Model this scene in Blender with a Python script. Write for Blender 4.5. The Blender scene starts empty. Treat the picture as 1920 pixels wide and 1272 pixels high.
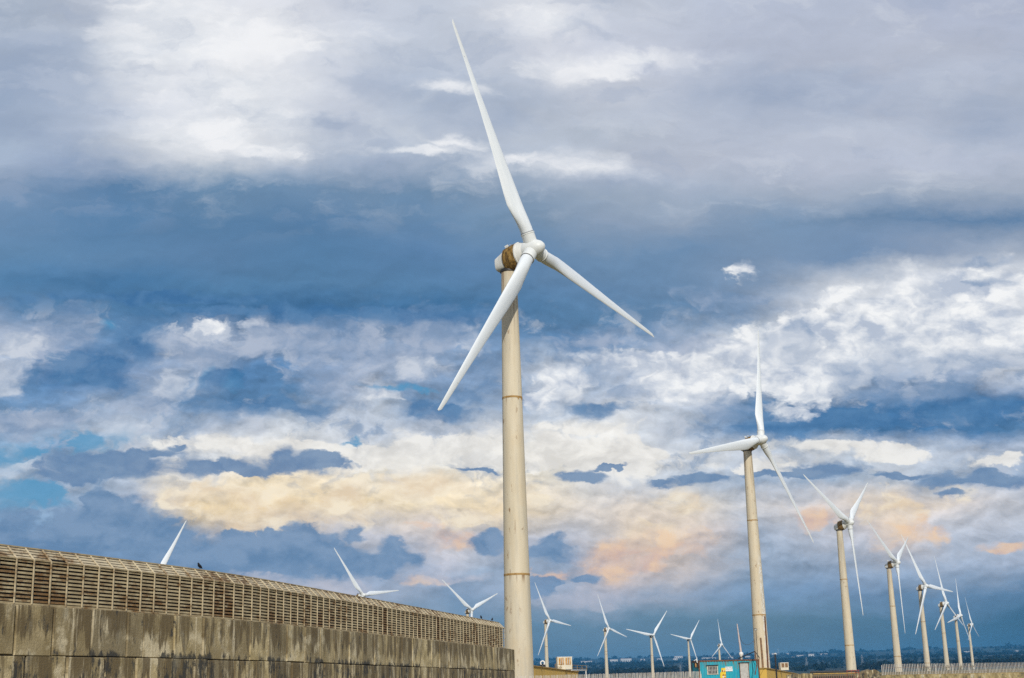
import bpy, math, random
from mathutils import Vector, Matrix

random.seed(7)
SC = bpy.context.scene
COL = SC.collection
R = math.radians

# ------------------------------------------------------------------ camera
FPX, PITCH, ROLL = 2513.87, 0.257207, -0.026210        # focal length in photo pixels (1920 wide)
CF = Vector((0, math.cos(PITCH), math.sin(PITCH)))
_u = Vector((0, -math.sin(PITCH), math.cos(PITCH)))
_r = Vector((1, 0, 0))
CR = _r * math.cos(ROLL) + _u * math.sin(ROLL)
CU = _u * math.cos(ROLL) - _r * math.sin(ROLL)
cam_d = bpy.data.cameras.new('camera')
cam_d.sensor_width = 36.0
cam_d.lens = 36.0 * FPX / 1920.0
cam_d.clip_start, cam_d.clip_end = 0.1, 30000
cam = bpy.data.objects.new('camera', cam_d)
COL.objects.link(cam)
cam.matrix_world = Matrix((
    (CR.x, CU.x, -CF.x, 0), (CR.y, CU.y, -CF.y, 0), (CR.z, CU.z, -CF.z, 0), (0, 0, 0, 1)))
SC.camera = cam


def ray(px, py):
    return CF + CR * ((px - 960) / FPX) - CU * ((py - 636) / FPX)


def at(px, py, depth):
    """world point seen at photo pixel px, py on the vertical plane y = depth"""
    d = ray(px, py)
    return d * (depth / d.y)


# ------------------------------------------------------------------ view + sun
SC.view_settings.view_transform = 'Standard'
SC.view_settings.look = 'None'
SC.view_settings.gamma = 1
SC.view_settings.exposure = 0
SC.view_settings.use_curve_mapping = False
SC.cycles.use_adaptive_sampling = False
SC.cycles.use_denoising = False                         # keeps the fine texture of cloud, concrete and rust
SUN_EL, SUN_AZ = R(26), R(180 - 10)                      # azimuth clockwise from +Y: behind the camera
SUN_DIR = Vector((math.sin(SUN_AZ) * math.cos(SUN_EL), math.cos(SUN_AZ) * math.cos(SUN_EL), math.sin(SUN_EL)))
sun_d = bpy.data.lights.new('sun', 'SUN')
sun_d.energy = 3.0
sun_d.angle = R(0.53)
sun_d.color = (1.0, 0.955, 0.88)
sun = bpy.data.objects.new('sun', sun_d)
COL.objects.link(sun)
sun.rotation_euler = SUN_DIR.to_track_quat('Z', 'Y').to_euler()


# ------------------------------------------------------------------ node helper
def s2l(c):
    return tuple(((v / 255) / 12.92 if v / 255 <= 0.04045 else ((v / 255 + 0.055) / 1.055) ** 2.4) for v in c)


class NT:
    """tiny wrapper: numbers or sockets in, sockets out"""
    def __init__(self, tree):
        self.t = tree

    def n(self, typ, **kw):
        nd = self.t.nodes.new(typ)
        for k, v in kw.items():
            setattr(nd, k, v)
        return nd

    def put(self, sock, v):
        if isinstance(v, bpy.types.NodeSocket):
            self.t.links.new(v, sock)
        elif v is not None:
            if hasattr(sock.default_value, '__len__') and isinstance(v, (int, float)):
                v = (v,) * len(sock.default_value)
            elif hasattr(sock.default_value, '__len__') and len(sock.default_value) == 4 and len(v) == 3:
                v = tuple(v) + (1,)
            sock.default_value = v

    def m(self, op, a, b=None, c=None, clamp=False):
        nd = self.n('ShaderNodeMath', operation=op, use_clamp=clamp)
        self.put(nd.inputs[0], a)
        if b is not None: self.put(nd.inputs[1], b)
        if c is not None: self.put(nd.inputs[2], c)
        return nd.outputs[0]

    def v(self, op, a, b=None):
        nd = self.n('ShaderNodeVectorMath', operation=op)
        self.put(nd.inputs[0], a)
        if b is not None: self.put(nd.inputs[3 if op == 'SCALE' else 1], b)
        return nd.outputs['Value' if op in ('LENGTH', 'DOT_PRODUCT', 'DISTANCE') else 'Vector']

    def xyz(self, x, y, z=0.0):
        nd = self.n('ShaderNodeCombineXYZ')
        for s, q in zip(nd.inputs, (x, y, z)): self.put(s, q)
        return nd.outputs[0]

    def sep(self, v):
        nd = self.n('ShaderNodeSeparateXYZ'); self.put(nd.inputs[0], v)
        return nd.outputs

    def noise(self, vec, scale=1.0, detail=4, rough=0.55, dist=0.0, dims='3D', color=False):
        nd = self.n('ShaderNodeTexNoise', noise_dimensions=dims)
        self.put(nd.inputs['Vector'], vec)
        self.put(nd.inputs['Scale'], scale); self.put(nd.inputs['Detail'], detail)
        self.put(nd.inputs['Roughness'], rough); self.put(nd.inputs['Distortion'], dist)
        return nd.outputs['Color' if color else 0]

    def vor(self, vec, scale=1.0, feature='F1', rand=1.0, out='Distance'):
        nd = self.n('ShaderNodeTexVoronoi', feature=feature)
        self.put(nd.inputs['Vector'], vec); self.put(nd.inputs['Scale'], scale)
        self.put(nd.inputs['Randomness'], rand)
        return nd.outputs[out]

    def mr(self, v, a, b, c=0.0, d=1.0, smooth=True):
        nd = self.n('ShaderNodeMapRange', interpolation_type='SMOOTHSTEP' if smooth else 'LINEAR')
        nd.clamp = True
        for s, q in zip(nd.inputs[:5], (v, a, b, c, d)): self.put(s, q)
        return nd.outputs[0]

    def mix(self, f, a, b, blend='MIX'):
        nd = self.n('ShaderNodeMix', data_type='RGBA', blend_type=blend)
        self.put(nd.inputs[0], f); self.put(nd.inputs[6], a); self.put(nd.inputs[7], b)
        return nd.outputs[2]

    def ramp(self, f, stops, interp='LINEAR'):
        nd = self.n('ShaderNodeValToRGB'); cr = nd.color_ramp; cr.interpolation = interp
        stops = sorted(stops, key=lambda s: s[0])
        while len(cr.elements) < len(stops): cr.elements.new(0.5)
        for e, (p, c) in zip(cr.elements, stops):
            e.position = min(1, max(0, p)); e.color = tuple(c) + (1,)
        self.put(nd.inputs[0], f)
        return nd.outputs[0]

    def attr(self, name, out='Fac'):
        return self.n('ShaderNodeAttribute', attribute_name=name).outputs[out]


# ------------------------------------------------------------------ sky (world): Sky Texture behind layers of procedural cloud
MIRR = 30.0


def azel(px, py):
    d = ray(px, py).normalized()
    az = math.degrees(math.atan2(d.x, d.y)); el = math.degrees(math.asin(d.z))
    return az, el


def sky_e(az, el):
    return el + 0.0255 * az + 1.34e-4 * el * az * az


def AE(px, py):
    az, el = azel(px, py)
    return az, sky_e(az, el)


SKY_ROWS = [   # height in the photograph, then (across, sRGB colour) of the cloud deck there
 (-60, [(0,176,188,206),(300,205,211,222),(500,220,224,231),(700,200,207,219),(1000,215,218,226),(1300,190,197,212),(1920,180,188,207)]),
 (0,   [(0,170,182,200),(160,185,193,208),(320,222,226,233),(480,228,230,236),(640,205,210,222),(800,196,203,216),(960,212,216,225),(1030,228,230,235),(1110,200,206,218),(1280,190,197,212),(1440,182,190,208),(1600,180,188,206),(1760,180,188,208),(1920,178,186,206)]),
 (100, [(0,165,178,198),(160,180,190,206),(215,222,226,232),(400,237,239,243),(560,222,225,232),(720,195,203,217),(880,192,200,214),(1040,204,208,219),(1200,198,203,216),(1360,188,195,212),(1520,183,190,207),(1680,186,192,207),(1920,182,189,206)]),
 (190, [(0,153,169,193),(160,175,186,204),(320,215,219,228),(480,222,226,232),(640,200,206,219),(780,188,197,211),(960,180,190,206),(1120,197,203,215),(1280,190,197,211),(1600,188,194,209),(1920,178,187,204)]),
 (258, [(0,165,180,200),(160,180,190,207),(290,214,219,227),(400,230,233,238),(520,215,219,226),(640,190,198,212),(760,196,203,214),(900,188,196,209),(1100,184,193,207),(1300,185,192,207),(1600,186,193,208),(1920,184,191,206)]),
 (308, [(0,160,175,197),(140,145,164,192),(270,190,198,211),(400,212,216,222),(520,180,190,205),(700,163,177,198),(900,160,175,196),(1040,188,196,209),(1200,188,195,210),(1500,184,191,207),(1920,184,191,207)]),
 (360, [(0,122,148,179),(200,92,127,164),(400,107,138,169),(600,114,142,172),(800,112,141,171),(960,133,154,178),(1120,155,169,187),(1280,164,176,193),(1480,159,172,191),(1700,167,178,195),(1920,165,176,193)]),
 (420, [(0,105,138,173),(200,89,127,165),(400,90,127,164),(600,89,126,164),(800,101,134,169),(960,114,143,172),(1120,141,159,182),(1280,141,159,183),(1440,122,148,177),(1600,117,143,173),(1760,101,131,165),(1920,98,129,164)]),
 (480, [(0,98,135,171),(200,95,132,169),(400,94,130,168),(600,86,125,163),(800,92,128,167),(960,98,132,169),(1120,110,140,172),(1280,110,140,173),(1440,122,146,175),(1600,117,143,175),(1760,141,157,181),(1920,164,175,192)]),
 (535, [(0,84,126,165),(200,70,114,156),(400,82,124,163),(600,86,126,164),(800,86,125,163),(960,86,124,162),(1120,98,132,168),(1280,110,140,173),(1440,131,152,179),(1560,200,206,216),(1720,222,225,230),(1920,218,222,229)]),
 (583, [(0,94,130,168),(200,79,121,161),(400,62,107,150),(600,61,106,149),(800,63,108,150),(960,78,120,160),(1120,89,127,164),(1280,105,136,170),(1400,131,152,179),(1500,195,202,214),(1600,222,225,229),(1760,225,228,232),(1920,222,225,230)]),
 (640, [(0,165,178,200),(100,150,168,194),(200,98,135,175),(300,125,150,182),(400,165,178,200),(500,135,157,187),(640,128,152,184),(800,140,160,187),(900,120,148,182),(1060,95,133,173),(1200,120,147,180),(1320,185,194,208),(1440,220,224,229),(1560,170,183,203),(1680,215,219,226),(1800,222,225,231),(1920,200,207,219)]),
 (700, [(0,180,191,208),(60,90,130,172),(160,78,120,167),(300,155,171,196),(360,165,180,200),(440,85,126,170),(540,90,130,173),(640,150,167,193),(740,160,175,198),(820,140,160,188),(920,125,150,182),(1040,200,207,217),(1130,150,168,192),(1220,190,198,212),(1340,222,223,226),(1480,218,221,227),(1580,195,203,215),(1660,135,158,188),(1760,165,179,201),(1920,205,211,221)]),
 (757, [(0,105,140,178),(140,120,148,182),(260,150,168,193),(340,110,142,178),(440,88,128,170),(560,95,133,173),(660,160,175,197),(720,190,199,211),(780,110,141,177),(900,130,154,184),(1010,160,176,198),(1120,185,194,208),(1220,208,213,221),(1320,190,199,212),(1400,110,143,180),(1500,80,124,169),(1600,70,117,164),(1720,80,124,169),(1920,55,105,155)]),
 (808, [(0,125,152,183),(120,165,181,203),(200,190,199,212),(300,165,180,200),(420,185,194,208),(560,210,214,219),(700,195,202,213),(820,185,194,208),(920,200,206,214),(1040,222,224,225),(1160,224,225,225),(1300,160,176,198),(1420,110,143,180),(1560,80,124,168),(1700,68,115,162),(1840,75,120,165),(1920,90,130,170)]),
 (852, [(0,130,160,190),(60,150,175,200),(160,120,147,181),(280,205,209,214),(480,236,233,226),(600,222,221,219),(700,238,235,226),(850,238,236,228),(1000,240,235,222),(1140,236,231,222),(1260,220,221,222),(1340,212,215,219),(1480,190,199,211),(1620,210,214,219),(1720,200,207,217),(1860,175,186,204)]),
 (900, [(0,185,196,210),(100,130,155,185),(240,185,194,207),(340,238,226,205),(500,246,228,195),(700,242,230,208),(850,240,226,200),(1000,238,228,208),(1120,215,216,218),(1260,190,199,211),(1400,165,180,200),(1560,165,181,201),(1680,192,200,211),(1780,165,180,200),(1920,150,170,195)]),
 (950, [(0,120,158,192),(140,150,172,198),(240,170,178,195),(360,244,218,172),(500,246,220,172),(650,244,220,175),(800,238,220,186),(950,238,216,178),(1080,226,216,205),(1200,228,215,200),(1280,232,217,194),(1400,214,213,214),(1560,222,213,208),(1680,230,211,186),(1760,222,210,200),(1920,205,207,214)]),
 (1000,[(0,125,152,185),(160,120,147,180),(340,140,160,186),(450,190,185,185),(560,190,187,190),(700,195,194,200),(800,225,213,205),(950,185,188,200),(1080,200,200,206),(1180,226,206,182),(1280,220,204,192),(1420,170,182,200),(1560,203,202,208),(1680,222,205,192),(1780,200,203,212),(1920,185,192,206)]),
 (1060,[(0,108,139,174),(350,108,139,174),(500,116,144,178),(640,140,160,187),(740,150,167,192),(820,190,192,204),(900,160,175,195),(1040,155,170,192),(1140,218,195,182),(1280,215,200,190),(1400,150,168,190),(1540,150,167,190),(1680,165,178,198),(1800,165,178,198),(1920,170,180,198)]),
 (1115,[(0,125,150,180),(500,165,175,196),(600,187,190,203),(740,172,182,200),(850,130,154,182),(1020,172,180,197),(1120,175,182,198),(1280,168,179,197),(1420,120,148,178),(1600,125,150,180),(1750,112,141,172),(1920,98,130,162)]),
 (1170,[(0,112,139,164),(900,112,140,163),(1000,108,138,160),(1150,110,138,158),(1300,102,130,148),(1500,98,126,142),(1700,74,106,128),(1920,58,92,114)]),
 (1225,[(0,98,120,138),(900,95,119,136),(1200,92,118,134),(1500,90,115,130),(1700,66,96,114),(1920,54,84,102)]),
]

BLUE = s2l((44, 140, 190))
SKY_LAYERS = [
 # name, colour low, colour high, noise amount, softness, opacity, blobs (px, py, rx, ry)
 ('gap',   None, None, 0.90, 0.50, 0.80, [(15,857,70,22),(178,822,80,24),(60,925,95,26),(655,828,30,9),(205,605,16,12),(740,728,66,5),(385,705,14,14),(440,715,20,14)]),
 ('hidark',(146,162,188), (166,179,201), 0.6, 0.60, 0.60, [(70,130,120,70),(40,235,110,40),(150,315,110,18),(880,215,140,50),(740,160,110,36),(1480,180,260,60),(1850,230,120,60),(1150,330,110,24),(620,235,60,24)]),
 ('hilite',(226,230,236), (250,250,251), 0.75, 0.70, 0.80, [(300,40,110,50),(440,80,180,50),(420,165,150,44),(390,255,110,34),(500,280,70,18),(260,110,60,30),(1030,35,80,28),(1190,110,90,18),(850,165,50,14),(770,285,80,10),(860,270,50,8),(1100,130,140,26),(1080,310,120,20),(520,230,80,30)]),
 ('greyc', (138,158,187), (176,186,205), 0.7, 0.36, 0.75, [(520,640,150,40),(380,660,90,60),(680,660,140,50),(90,640,100,60),(800,620,80,40),(620,720,70,26),(60,790,130,30),(1130,640,80,20),(1270,650,120,24),(280,760,60,20)]),
 ('slate', (62,109,157), (86,128,171), 0.5, 0.34, 0.85, [(560,586,340,15),(260,560,260,12),(820,592,160,18),(1640,785,230,22),(1820,770,140,34),(1460,800,110,20),(510,762,120,18),(420,712,50,20),(170,690,90,44),(1120,765,60,12),(830,770,70,22),(260,640,40,50)]),
 ('pale',  (176,188,207), (222,226,233), 0.8, 0.42, 0.66, [(400,622,80,18),(330,725,36,36),(20,650,70,40),(12,722,36,30),(65,870,60,14),(235,800,60,16),(780,690,60,16),(890,640,26,26),(1180,690,120,26)]),
 ('white', (184,194,211), (252,252,251), 0.55, 0.34, 0.92, [(1840,530,150,42),(1690,570,160,50),(1570,620,130,52),(1430,690,130,54),(1330,720,100,40),(1500,710,100,60),(1760,645,150,60),(1880,610,100,60),(1640,650,120,60),(1560,690,100,40),(1800,590,170,60),(1480,640,110,44),(1400,508,36,18),(1490,776,46,11),(715,740,40,12),(390,612,40,10),(1050,715,60,34),(1010,745,44,24),(1200,668,110,20),(1260,730,70,30)]),
 ('greyin',(118,146,180), (158,173,197), 0.7, 0.38, 0.62, [(1665,690,60,44),(1780,690,90,36),(1505,640,34,44),(1850,685,60,30),(1180,740,44,20),(1360,562,80,18),(1830,490,70,8),(1590,700,40,24),(1860,530,40,8),(1440,640,30,20),(1700,740,120,20),(1360,770,60,16)]),
 ('cream', (226,222,215), (252,248,240), 0.65, 0.22, 0.85, [(480,835,200,22),(690,855,150,34),(880,850,190,44),(1080,838,150,40),(1180,862,90,42),(350,885,120,22),(1450,872,100,20),(1690,850,76,18),(1860,866,80,18),(1080,805,110,18),(1560,838,120,12)]),
 ('gold',  (238,214,180), (255,240,212), 0.8, 0.40, 0.85, [(430,935,140,40),(600,930,150,42),(770,915,110,30),(520,980,130,22),(1280,943,38,20),(1672,962,64,36),(1780,930,50,20),(1230,995,60,20),(960,925,70,20),(870,975,50,18),(360,930,70,30)]),
 ('orange',(222,186,168), (247,208,166), 0.9, 0.40, 0.80, [(1190,1042,90,36),(1250,1020,80,30),(1130,1078,50,18),(1690,992,70,22),(1882,1026,36,13),(850,1015,60,20),(1040,1078,50,12),(790,1090,50,8),(1520,975,40,18),(780,985,40,12)]),
 ('bank',  (102,133,169), (128,153,184), 0.42, 0.12, 0.95, [(40,1030,170,70),(150,1000,110,60),(190,948,50,44),(240,965,60,44),(300,1000,80,56),(370,1045,110,56),(450,1055,110,58),(540,1045,90,56),(575,1012,46,42),(625,1045,70,56),(665,1006,20,22),(700,1062,60,30),(735,1032,40,34),(762,1052,30,20),(915,1020,36,24),(1030,1030,66,32),(1095,1092,44,15),(1012,1096,44,26),(210,1090,340,50)]),
 ('glow',  (178,182,198), (204,200,208), 0.6, 0.50, 0.65, [(600,1100,110,16),(830,1085,60,14),(480,1082,50,8),(1100,1125,120,14)]),
 ('lens',  (98,129,168), (120,146,178), 0.40, 0.18, 0.93, [(560,868,100,24),(540,858,36,26),(420,878,130,17),(220,874,180,28),(300,848,60,10),(335,838,24,8),(150,890,100,16),(1085,895,50,13),(1310,896,70,13),(1540,876,96,17),(1480,890,110,10),(1830,900,130,17),(1690,893,80,7),(1790,929,32,8),(1150,880,40,5),(900,885,60,5),(1240,905,40,6)]),
]


def build_world():
    w = bpy.data.worlds.new('World'); SC.world = w; w.use_nodes = True
    t = w.node_tree; t.nodes.clear(); k = NT(t)
    out = k.n('ShaderNodeOutputWorld'); bg = k.n('ShaderNodeBackground')
    t.links.new(bg.outputs[0], out.inputs[0])
    sky = k.n('ShaderNodeTexSky', sky_type='NISHITA')
    sky.sun_disc = False; sky.sun_elevation = SUN_EL; sky.sun_rotation = SUN_AZ
    sky.air_density = 1.3; sky.ozone_density = 2.0
    d = k.n('ShaderNodeTexCoord').outputs['Generated']
    dx, dy, dz = k.sep(d)
    az = k.m('MULTIPLY', k.m('ARCTAN2', dx, dy), 180 / math.pi)
    el = k.m('MULTIPLY', k.m('ARCSINE', dz), 180 / math.pi)
    A = k.m('SUBTRACT', k.m('PINGPONG', k.m('ADD', az, 360 + MIRR), 2 * MIRR), MIRR)
    E = k.m('ADD', k.m('ADD', el, k.m('MULTIPLY', A, 0.0255)),
            k.m('MULTIPLY', k.m('MULTIPLY', el, 1.34e-4), k.m('MULTIPLY', A, A)))
    P = k.xyz(A, E)
    # rolling warp for the soft deck, finer warp for crisp cumulus
    Pst = k.xyz(k.m('MULTIPLY', A, 0.22), k.m('MULTIPLY', E, 0.42))
    wz = k.v('SUBTRACT', k.noise(Pst, 1.0, 7, 0.62, dims='2D', color=True), (0.5, 0.5, 0.5))
    Pw = k.v('ADD', P, k.v('MULTIPLY', wz, (3.4, 2.1, 0)))
    wz2 = k.v('SUBTRACT', k.noise(k.v('ADD', Pst, (31, 17, 0)), 2.3, 8, 0.56, dims='2D', color=True), (0.5, 0.5, 0.5))
    Pw2 = k.v('ADD', P, k.v('MULTIPLY', wz2, (1.7, 1.1, 0)))
    aw, ew, _ = k.sep(Pw)
    fac = k.m('ADD', k.m('MULTIPLY', aw, 1 / (2 * MIRR)), 0.5)
    col = None; prev = None
    for (py, stops) in SKY_ROWS:
        st = [((azel(px, py)[0] + MIRR) / (2 * MIRR), s2l(c)) for (px, *c) in stops]
        rc = k.ramp(fac, st, 'LINEAR')
        e = AE(960, py)[1]
        col = rc if col is None else k.mix(k.mr(ew, prev, e, 0, 1, smooth=False), col, rc)
        prev = e
    # relief: brighter where the cloud surface faces up towards the light
    Pd = k.v('ADD', k.xyz(k.m('MULTIPLY', A, 0.42), k.m('MULTIPLY', E, 0.72)), k.v('SCALE', wz, 0.7))
    f1 = k.noise(Pd, 1.0, 8, 0.54, dims='2D')
    f2 = k.noise(k.v('ADD', Pd, (-0.05, 0.16, 0)), 1.0, 8, 0.54, dims='2D')
    rel = k.m('SUBTRACT', f1, f2)
    streak = k.noise(k.xyz(k.m('MULTIPLY', aw, 0.13), k.m('MULTIPLY', ew, 0.55)), 1.0, 6, 0.55, dims='2D')
    # cauliflower field that eats into the edges of the crisp layers
    ca = k.noise(k.v('MULTIPLY', Pw2, (0.62, 0.80, 0)), 1.0, 9, 0.55, dims='2D')
    B = None                                              # billows: round lobes with creases between them
    for sc_, w_, of_ in ((0.55, 1.0, 0.0), (1.25, 0.55, 4.7), (2.7, 0.24, 9.1), (5.6, 0.11, 2.3)):
        nb_ = k.m('ABSOLUTE', k.m('SUBTRACT', k.noise(k.v('ADD', k.v('MULTIPLY', Pw2, (sc_, sc_ * 1.35, 0)), (of_, of_, 0)), 1.0, 1.0, 0.4, dims='2D'), 0.5))
        nb_ = k.m('MULTIPLY', nb_, w_ * 2.3)
        B = nb_ if B is None else k.m('ADD', B, nb_)
    B = k.m('SUBTRACT', B, 0.42)
    cau = k.m('ADD', k.m('MULTIPLY', k.m('SUBTRACT', ca, 0.5), 0.75), k.m('MULTIPLY', B, 0.30))
    Pl = k.v('ADD', k.xyz(k.m('MULTIPLY', A, 0.42), k.m('MULTIPLY', E, 0.52)), k.v('SCALE', wz2, 0.5))
    rel2 = k.m('SUBTRACT', k.noise(Pl, 1.0, 4, 0.5, dims='2D'), k.noise(k.v('ADD', Pl, (0.10, 0.24, 0)), 1.0, 4, 0.5, dims='2D'))
    lowE = k.m('MULTIPLY', k.mr(E, 13.0, 19.0, 1.0, 0.10), k.mr(E, 1.5, 6.0, 0.12, 1.0))
    soft = k.m('ADD', 1.0, k.m('ADD', k.m('MULTIPLY', k.m('MULTIPLY', rel, 1.5), lowE),
                               k.m('MULTIPLY', k.m('SUBTRACT', streak, 0.5), 0.30)))
    col = k.v('SCALE', col, k.m('MAXIMUM', soft, 0.4))
    # broken middle deck: torn pale scraps and blue-grey hollows
    dk = k.noise(k.v('MULTIPLY', k.v('ADD', Pw2, (5.3, 2.1, 0)), (0.42, 0.58, 0)), 1.0, 10, 0.62, dims='2D')
    midE = k.m('MULTIPLY', k.mr(E, 7.0, 9.5), k.mr(E, 14.6, 16.8, 1.0, 0.0))
    col = k.mix(k.m('MULTIPLY', k.mr(dk, 0.53, 0.68), k.m('MULTIPLY', midE, 0.55)), col, s2l((205, 210, 220)))
    col = k.mix(k.m('MULTIPLY', k.mr(dk, 0.46, 0.32), k.m('MULTIPLY', midE, 0.50)), col, s2l((92, 130, 172)))
    # thin torn scraps in the high deck
    hk_ = k.noise(k.v('MULTIPLY', k.v('ADD', Pw, (9.1, 4.4, 0)), (0.20, 0.62, 0)), 1.0, 9, 0.6, dims='2D')
    hiE = k.m('MULTIPLY', k.mr(E, 18.5, 21.5), k.mr(E, 30.0, 36.0, 1.0, 0.3))
    col = k.mix(k.m('MULTIPLY', k.mr(hk_, 0.52, 0.72), k.m('MULTIPLY', hiE, 0.26)), col, s2l((228, 231, 236)))
    col = k.mix(k.m('MULTIPLY', k.mr(hk_, 0.46, 0.30), k.m('MULTIPLY', hiE, 0.36)), col, s2l((160, 173, 196)))
    hz = k.mr(E, 1.2, 4.5, 0.0, 1.0)                     # crisp detail thins out in the rain shaft by the horizon
    crisp = k.noise(k.v('ADD', Pst, (3, 8, 0)), 1.2, 3, 0.5, dims='2D')
    for (name, lo, hi, amp, sf, op, blobs) in SKY_LAYERS:
        fld = None
        for (px, py, rx, ry) in blobs:
            a0, e0 = AE(px, py)
            ra = abs(azel(px + rx, py)[0] - azel(px - rx, py)[0]) / 2
            re = abs(AE(px, py - ry)[1] - AE(px, py + ry)[1]) / 2
            q = k.v('MULTIPLY', k.v('SUBTRACT', Pw2, (a0, e0, 0)), (1 / ra, 1 / re, 0))
            g = k.m('SUBTRACT', 1.0, k.v('LENGTH', q))
            fld = g if fld is None else k.m('SMOOTH_MAX', fld, g, 0.25)
        edge_n = k.m('MULTIPLY', k.m('SUBTRACT', hk_, 0.5), 0.9) if name[:2] == 'hi' else cau
        fld = k.m('ADD', k.m('MAXIMUM', fld, -3.0), k.m('MULTIPLY', edge_n, amp * 3.2))
        sfn = k.mr(crisp, 0.38, 0.62, sf * 0.5, sf * 1.9)
        msk = k.m('MULTIPLY', k.mr(fld, k.m('SUBTRACT', 0.15, sfn), k.m('ADD', 0.22, sfn)), hz)
        if lo is None:
            blue = k.mix(0.85, k.v('SCALE', sky.outputs[0], 0.1), BLUE)
            col = k.mix(k.m('MULTIPLY', msk, op), col, blue)
        else:
            sh = k.m('ADD', k.m('ADD', 0.55, k.m('ADD', k.m('MULTIPLY', rel, 2.2), k.m('MULTIPLY', rel2, 2.6))), k.m('ADD', k.m('MULTIPLY', B, 0.8), k.m('MULTIPLY', k.m('SUBTRACT', dk, 0.5), 0.9)), clamp=True)
            if name[:2] == 'hi':
                sh = k.mr(hk_, 0.34, 0.66)
            c = k.mix(sh, s2l(lo), s2l(hi))
            if name in ('gold', 'orange'):
                msk = k.m('MULTIPLY', msk, k.mr(dk, 0.36, 0.56, 0.25, 1.0))
            col = k.mix(k.m('MULTIPLY', msk, op), col, c)
    # a little clear Sky Texture light everywhere the deck is thin
    col = k.mix(0.02, col, k.v('SCALE', sky.outputs[0], 0.1))
    k.put(bg.inputs[0], k.v('SCALE', col, 10.0))
    bg.inputs[1].default_value = 0.1
    w.cycles.sampling_method = 'MANUAL'
    w.cycles.sample_map_resolution = 512


build_world()


# ------------------------------------------------------------------ mesh helper
class MB:
    def __init__(self):
        self.v, self.f, self.a = [], [], {}

    def add(self, vs, fs, **attrs):
        o = len(self.v)
        self.v += [tuple(p) for p in vs]
        self.f += [tuple(i + o for i in f) for f in fs]
        for kx, val in attrs.items():
            arr = self.a.setdefault(kx, [0.0] * o)
            arr += [0.0] * (o - len(arr))
            arr += list(val) if hasattr(val, '__len__') else [val] * len(vs)
        return o

    def box(self, c, dim, rz=0.0, ry=0.0, rx=0.0, M=None, **attrs):
        hx, hy, hz = dim[0] / 2, dim[1] / 2, dim[2] / 2
        if M is None:
            M = Matrix.Rotation(rz, 3, 'Z') @ Matrix.Rotation(ry, 3, 'Y') @ Matrix.Rotation(rx, 3, 'X')
        vs = [Vector(c) + M @ Vector((x * hx, y * hy, z * hz)) for x, y, z in
              ((-1,-1,-1),(1,-1,-1),(1,1,-1),(-1,1,-1),(-1,-1,1),(1,-1,1),(1,1,1),(-1,1,1))]
        self.add(vs, [(0,3,2,1),(4,5,6,7),(0,1,5,4),(1,2,6,5),(2,3,7,6),(3,0,4,7)], **attrs)

    def bevbox(self, c, dim, b, M, **attrs):
        """box whose front (-y) face is chamfered: for blocks and panels"""
        hx, hy, hz = dim[0] / 2, dim[1] / 2, dim[2] / 2
        pts = [(-hx,hy,-hz),(hx,hy,-hz),(hx,hy,hz),(-hx,hy,hz),
               (-hx,-hy+b,-hz),(hx,-hy+b,-hz),(hx,-hy+b,hz),(-hx,-hy+b,hz),
               (-hx+b,-hy,-hz+b),(hx-b,-hy,-hz+b),(hx-b,-hy,hz-b),(-hx+b,-hy,hz-b)]
        fs = [(0,3,2,1),(8,9,10,11)]
        for i in range(4):
            j = (i + 1) % 4
            fs += [(i, j, 4 + j, 4 + i), (4 + i, 4 + j, 8 + j, 8 + i)]
        self.add([Vector(c) + M @ Vector(p) for p in pts], fs, **attrs)

    def loft(self, rings, caps=True, **attrs):
        n = len(rings[0]); o = len(self.v)
        vs = [p for r in rings for p in r]; fs = []
        for i in range(len(rings) - 1):
            for j in range(n):
                k2 = (j + 1) % n
                fs.append((i*n+j, i*n+k2, (i+1)*n+k2, (i+1)*n+j))
        if caps:
            fs.append(tuple(reversed(range(n)))); fs.append(tuple((len(rings)-1)*n + j for j in range(n)))
        self.add(vs, fs, **attrs)

    def tube(self, pts, r, n=8, **attrs):
        pts = [Vector(p) for p in pts]; rings = []
        rr = r if hasattr(r, '__len__') else [r] * len(pts)
        for i, p in enumerate(pts):
            d = (pts[min(i+1, len(pts)-1)] - pts[max(i-1, 0)]).normalized()
            up = Vector((0, 0, 1)) if abs(d.z) < 0.9 else Vector((1, 0, 0))
            a = d.cross(up).normalized(); b = a.cross(d)
            rings.append([p + (a*math.cos(q) + b*math.sin(q))*rr[i] for q in [2*math.pi*j/n for j in range(n)]])
        self.loft(rings, **attrs)

    def build(self, name, mat, parent=None, loc=None, smooth=False):
        me = bpy.data.meshes.new(name)
        o0 = Vector(loc) if loc is not None else Vector((0, 0, 0))
        me.from_pydata([tuple(Vector(p) - o0) for p in self.v], [], self.f)
        for kx, arr in self.a.items():
            arr = arr + [0.0] * (len(self.v) - len(arr))
            at_ = me.attributes.new(kx, 'FLOAT', 'POINT'); at_.data.foreach_set('value', arr)
        me.materials.append(mat)
        if smooth is not False:
            me.polygons.foreach_set('use_smooth', [True] * len(me.polygons))
            if smooth is not True: me.set_sharp_from_angle(angle=R(smooth))
        me.update()
        ob = bpy.data.objects.new(name, me); COL.objects.link(ob)
        if parent is not None:
            ob.parent = parent
            base = Vector(parent.get('_w', (0, 0, 0)))
            ob.location = o0 - base
        else:
            ob.location = o0
        ob['_w'] = tuple(o0)
        return ob


def tag(o, label=None, cat=None, group=None, kind=None):
    if label: o['label'] = label
    if cat: o['category'] = cat
    if group: o['group'] = group
    if kind: o['kind'] = kind
    return o


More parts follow.
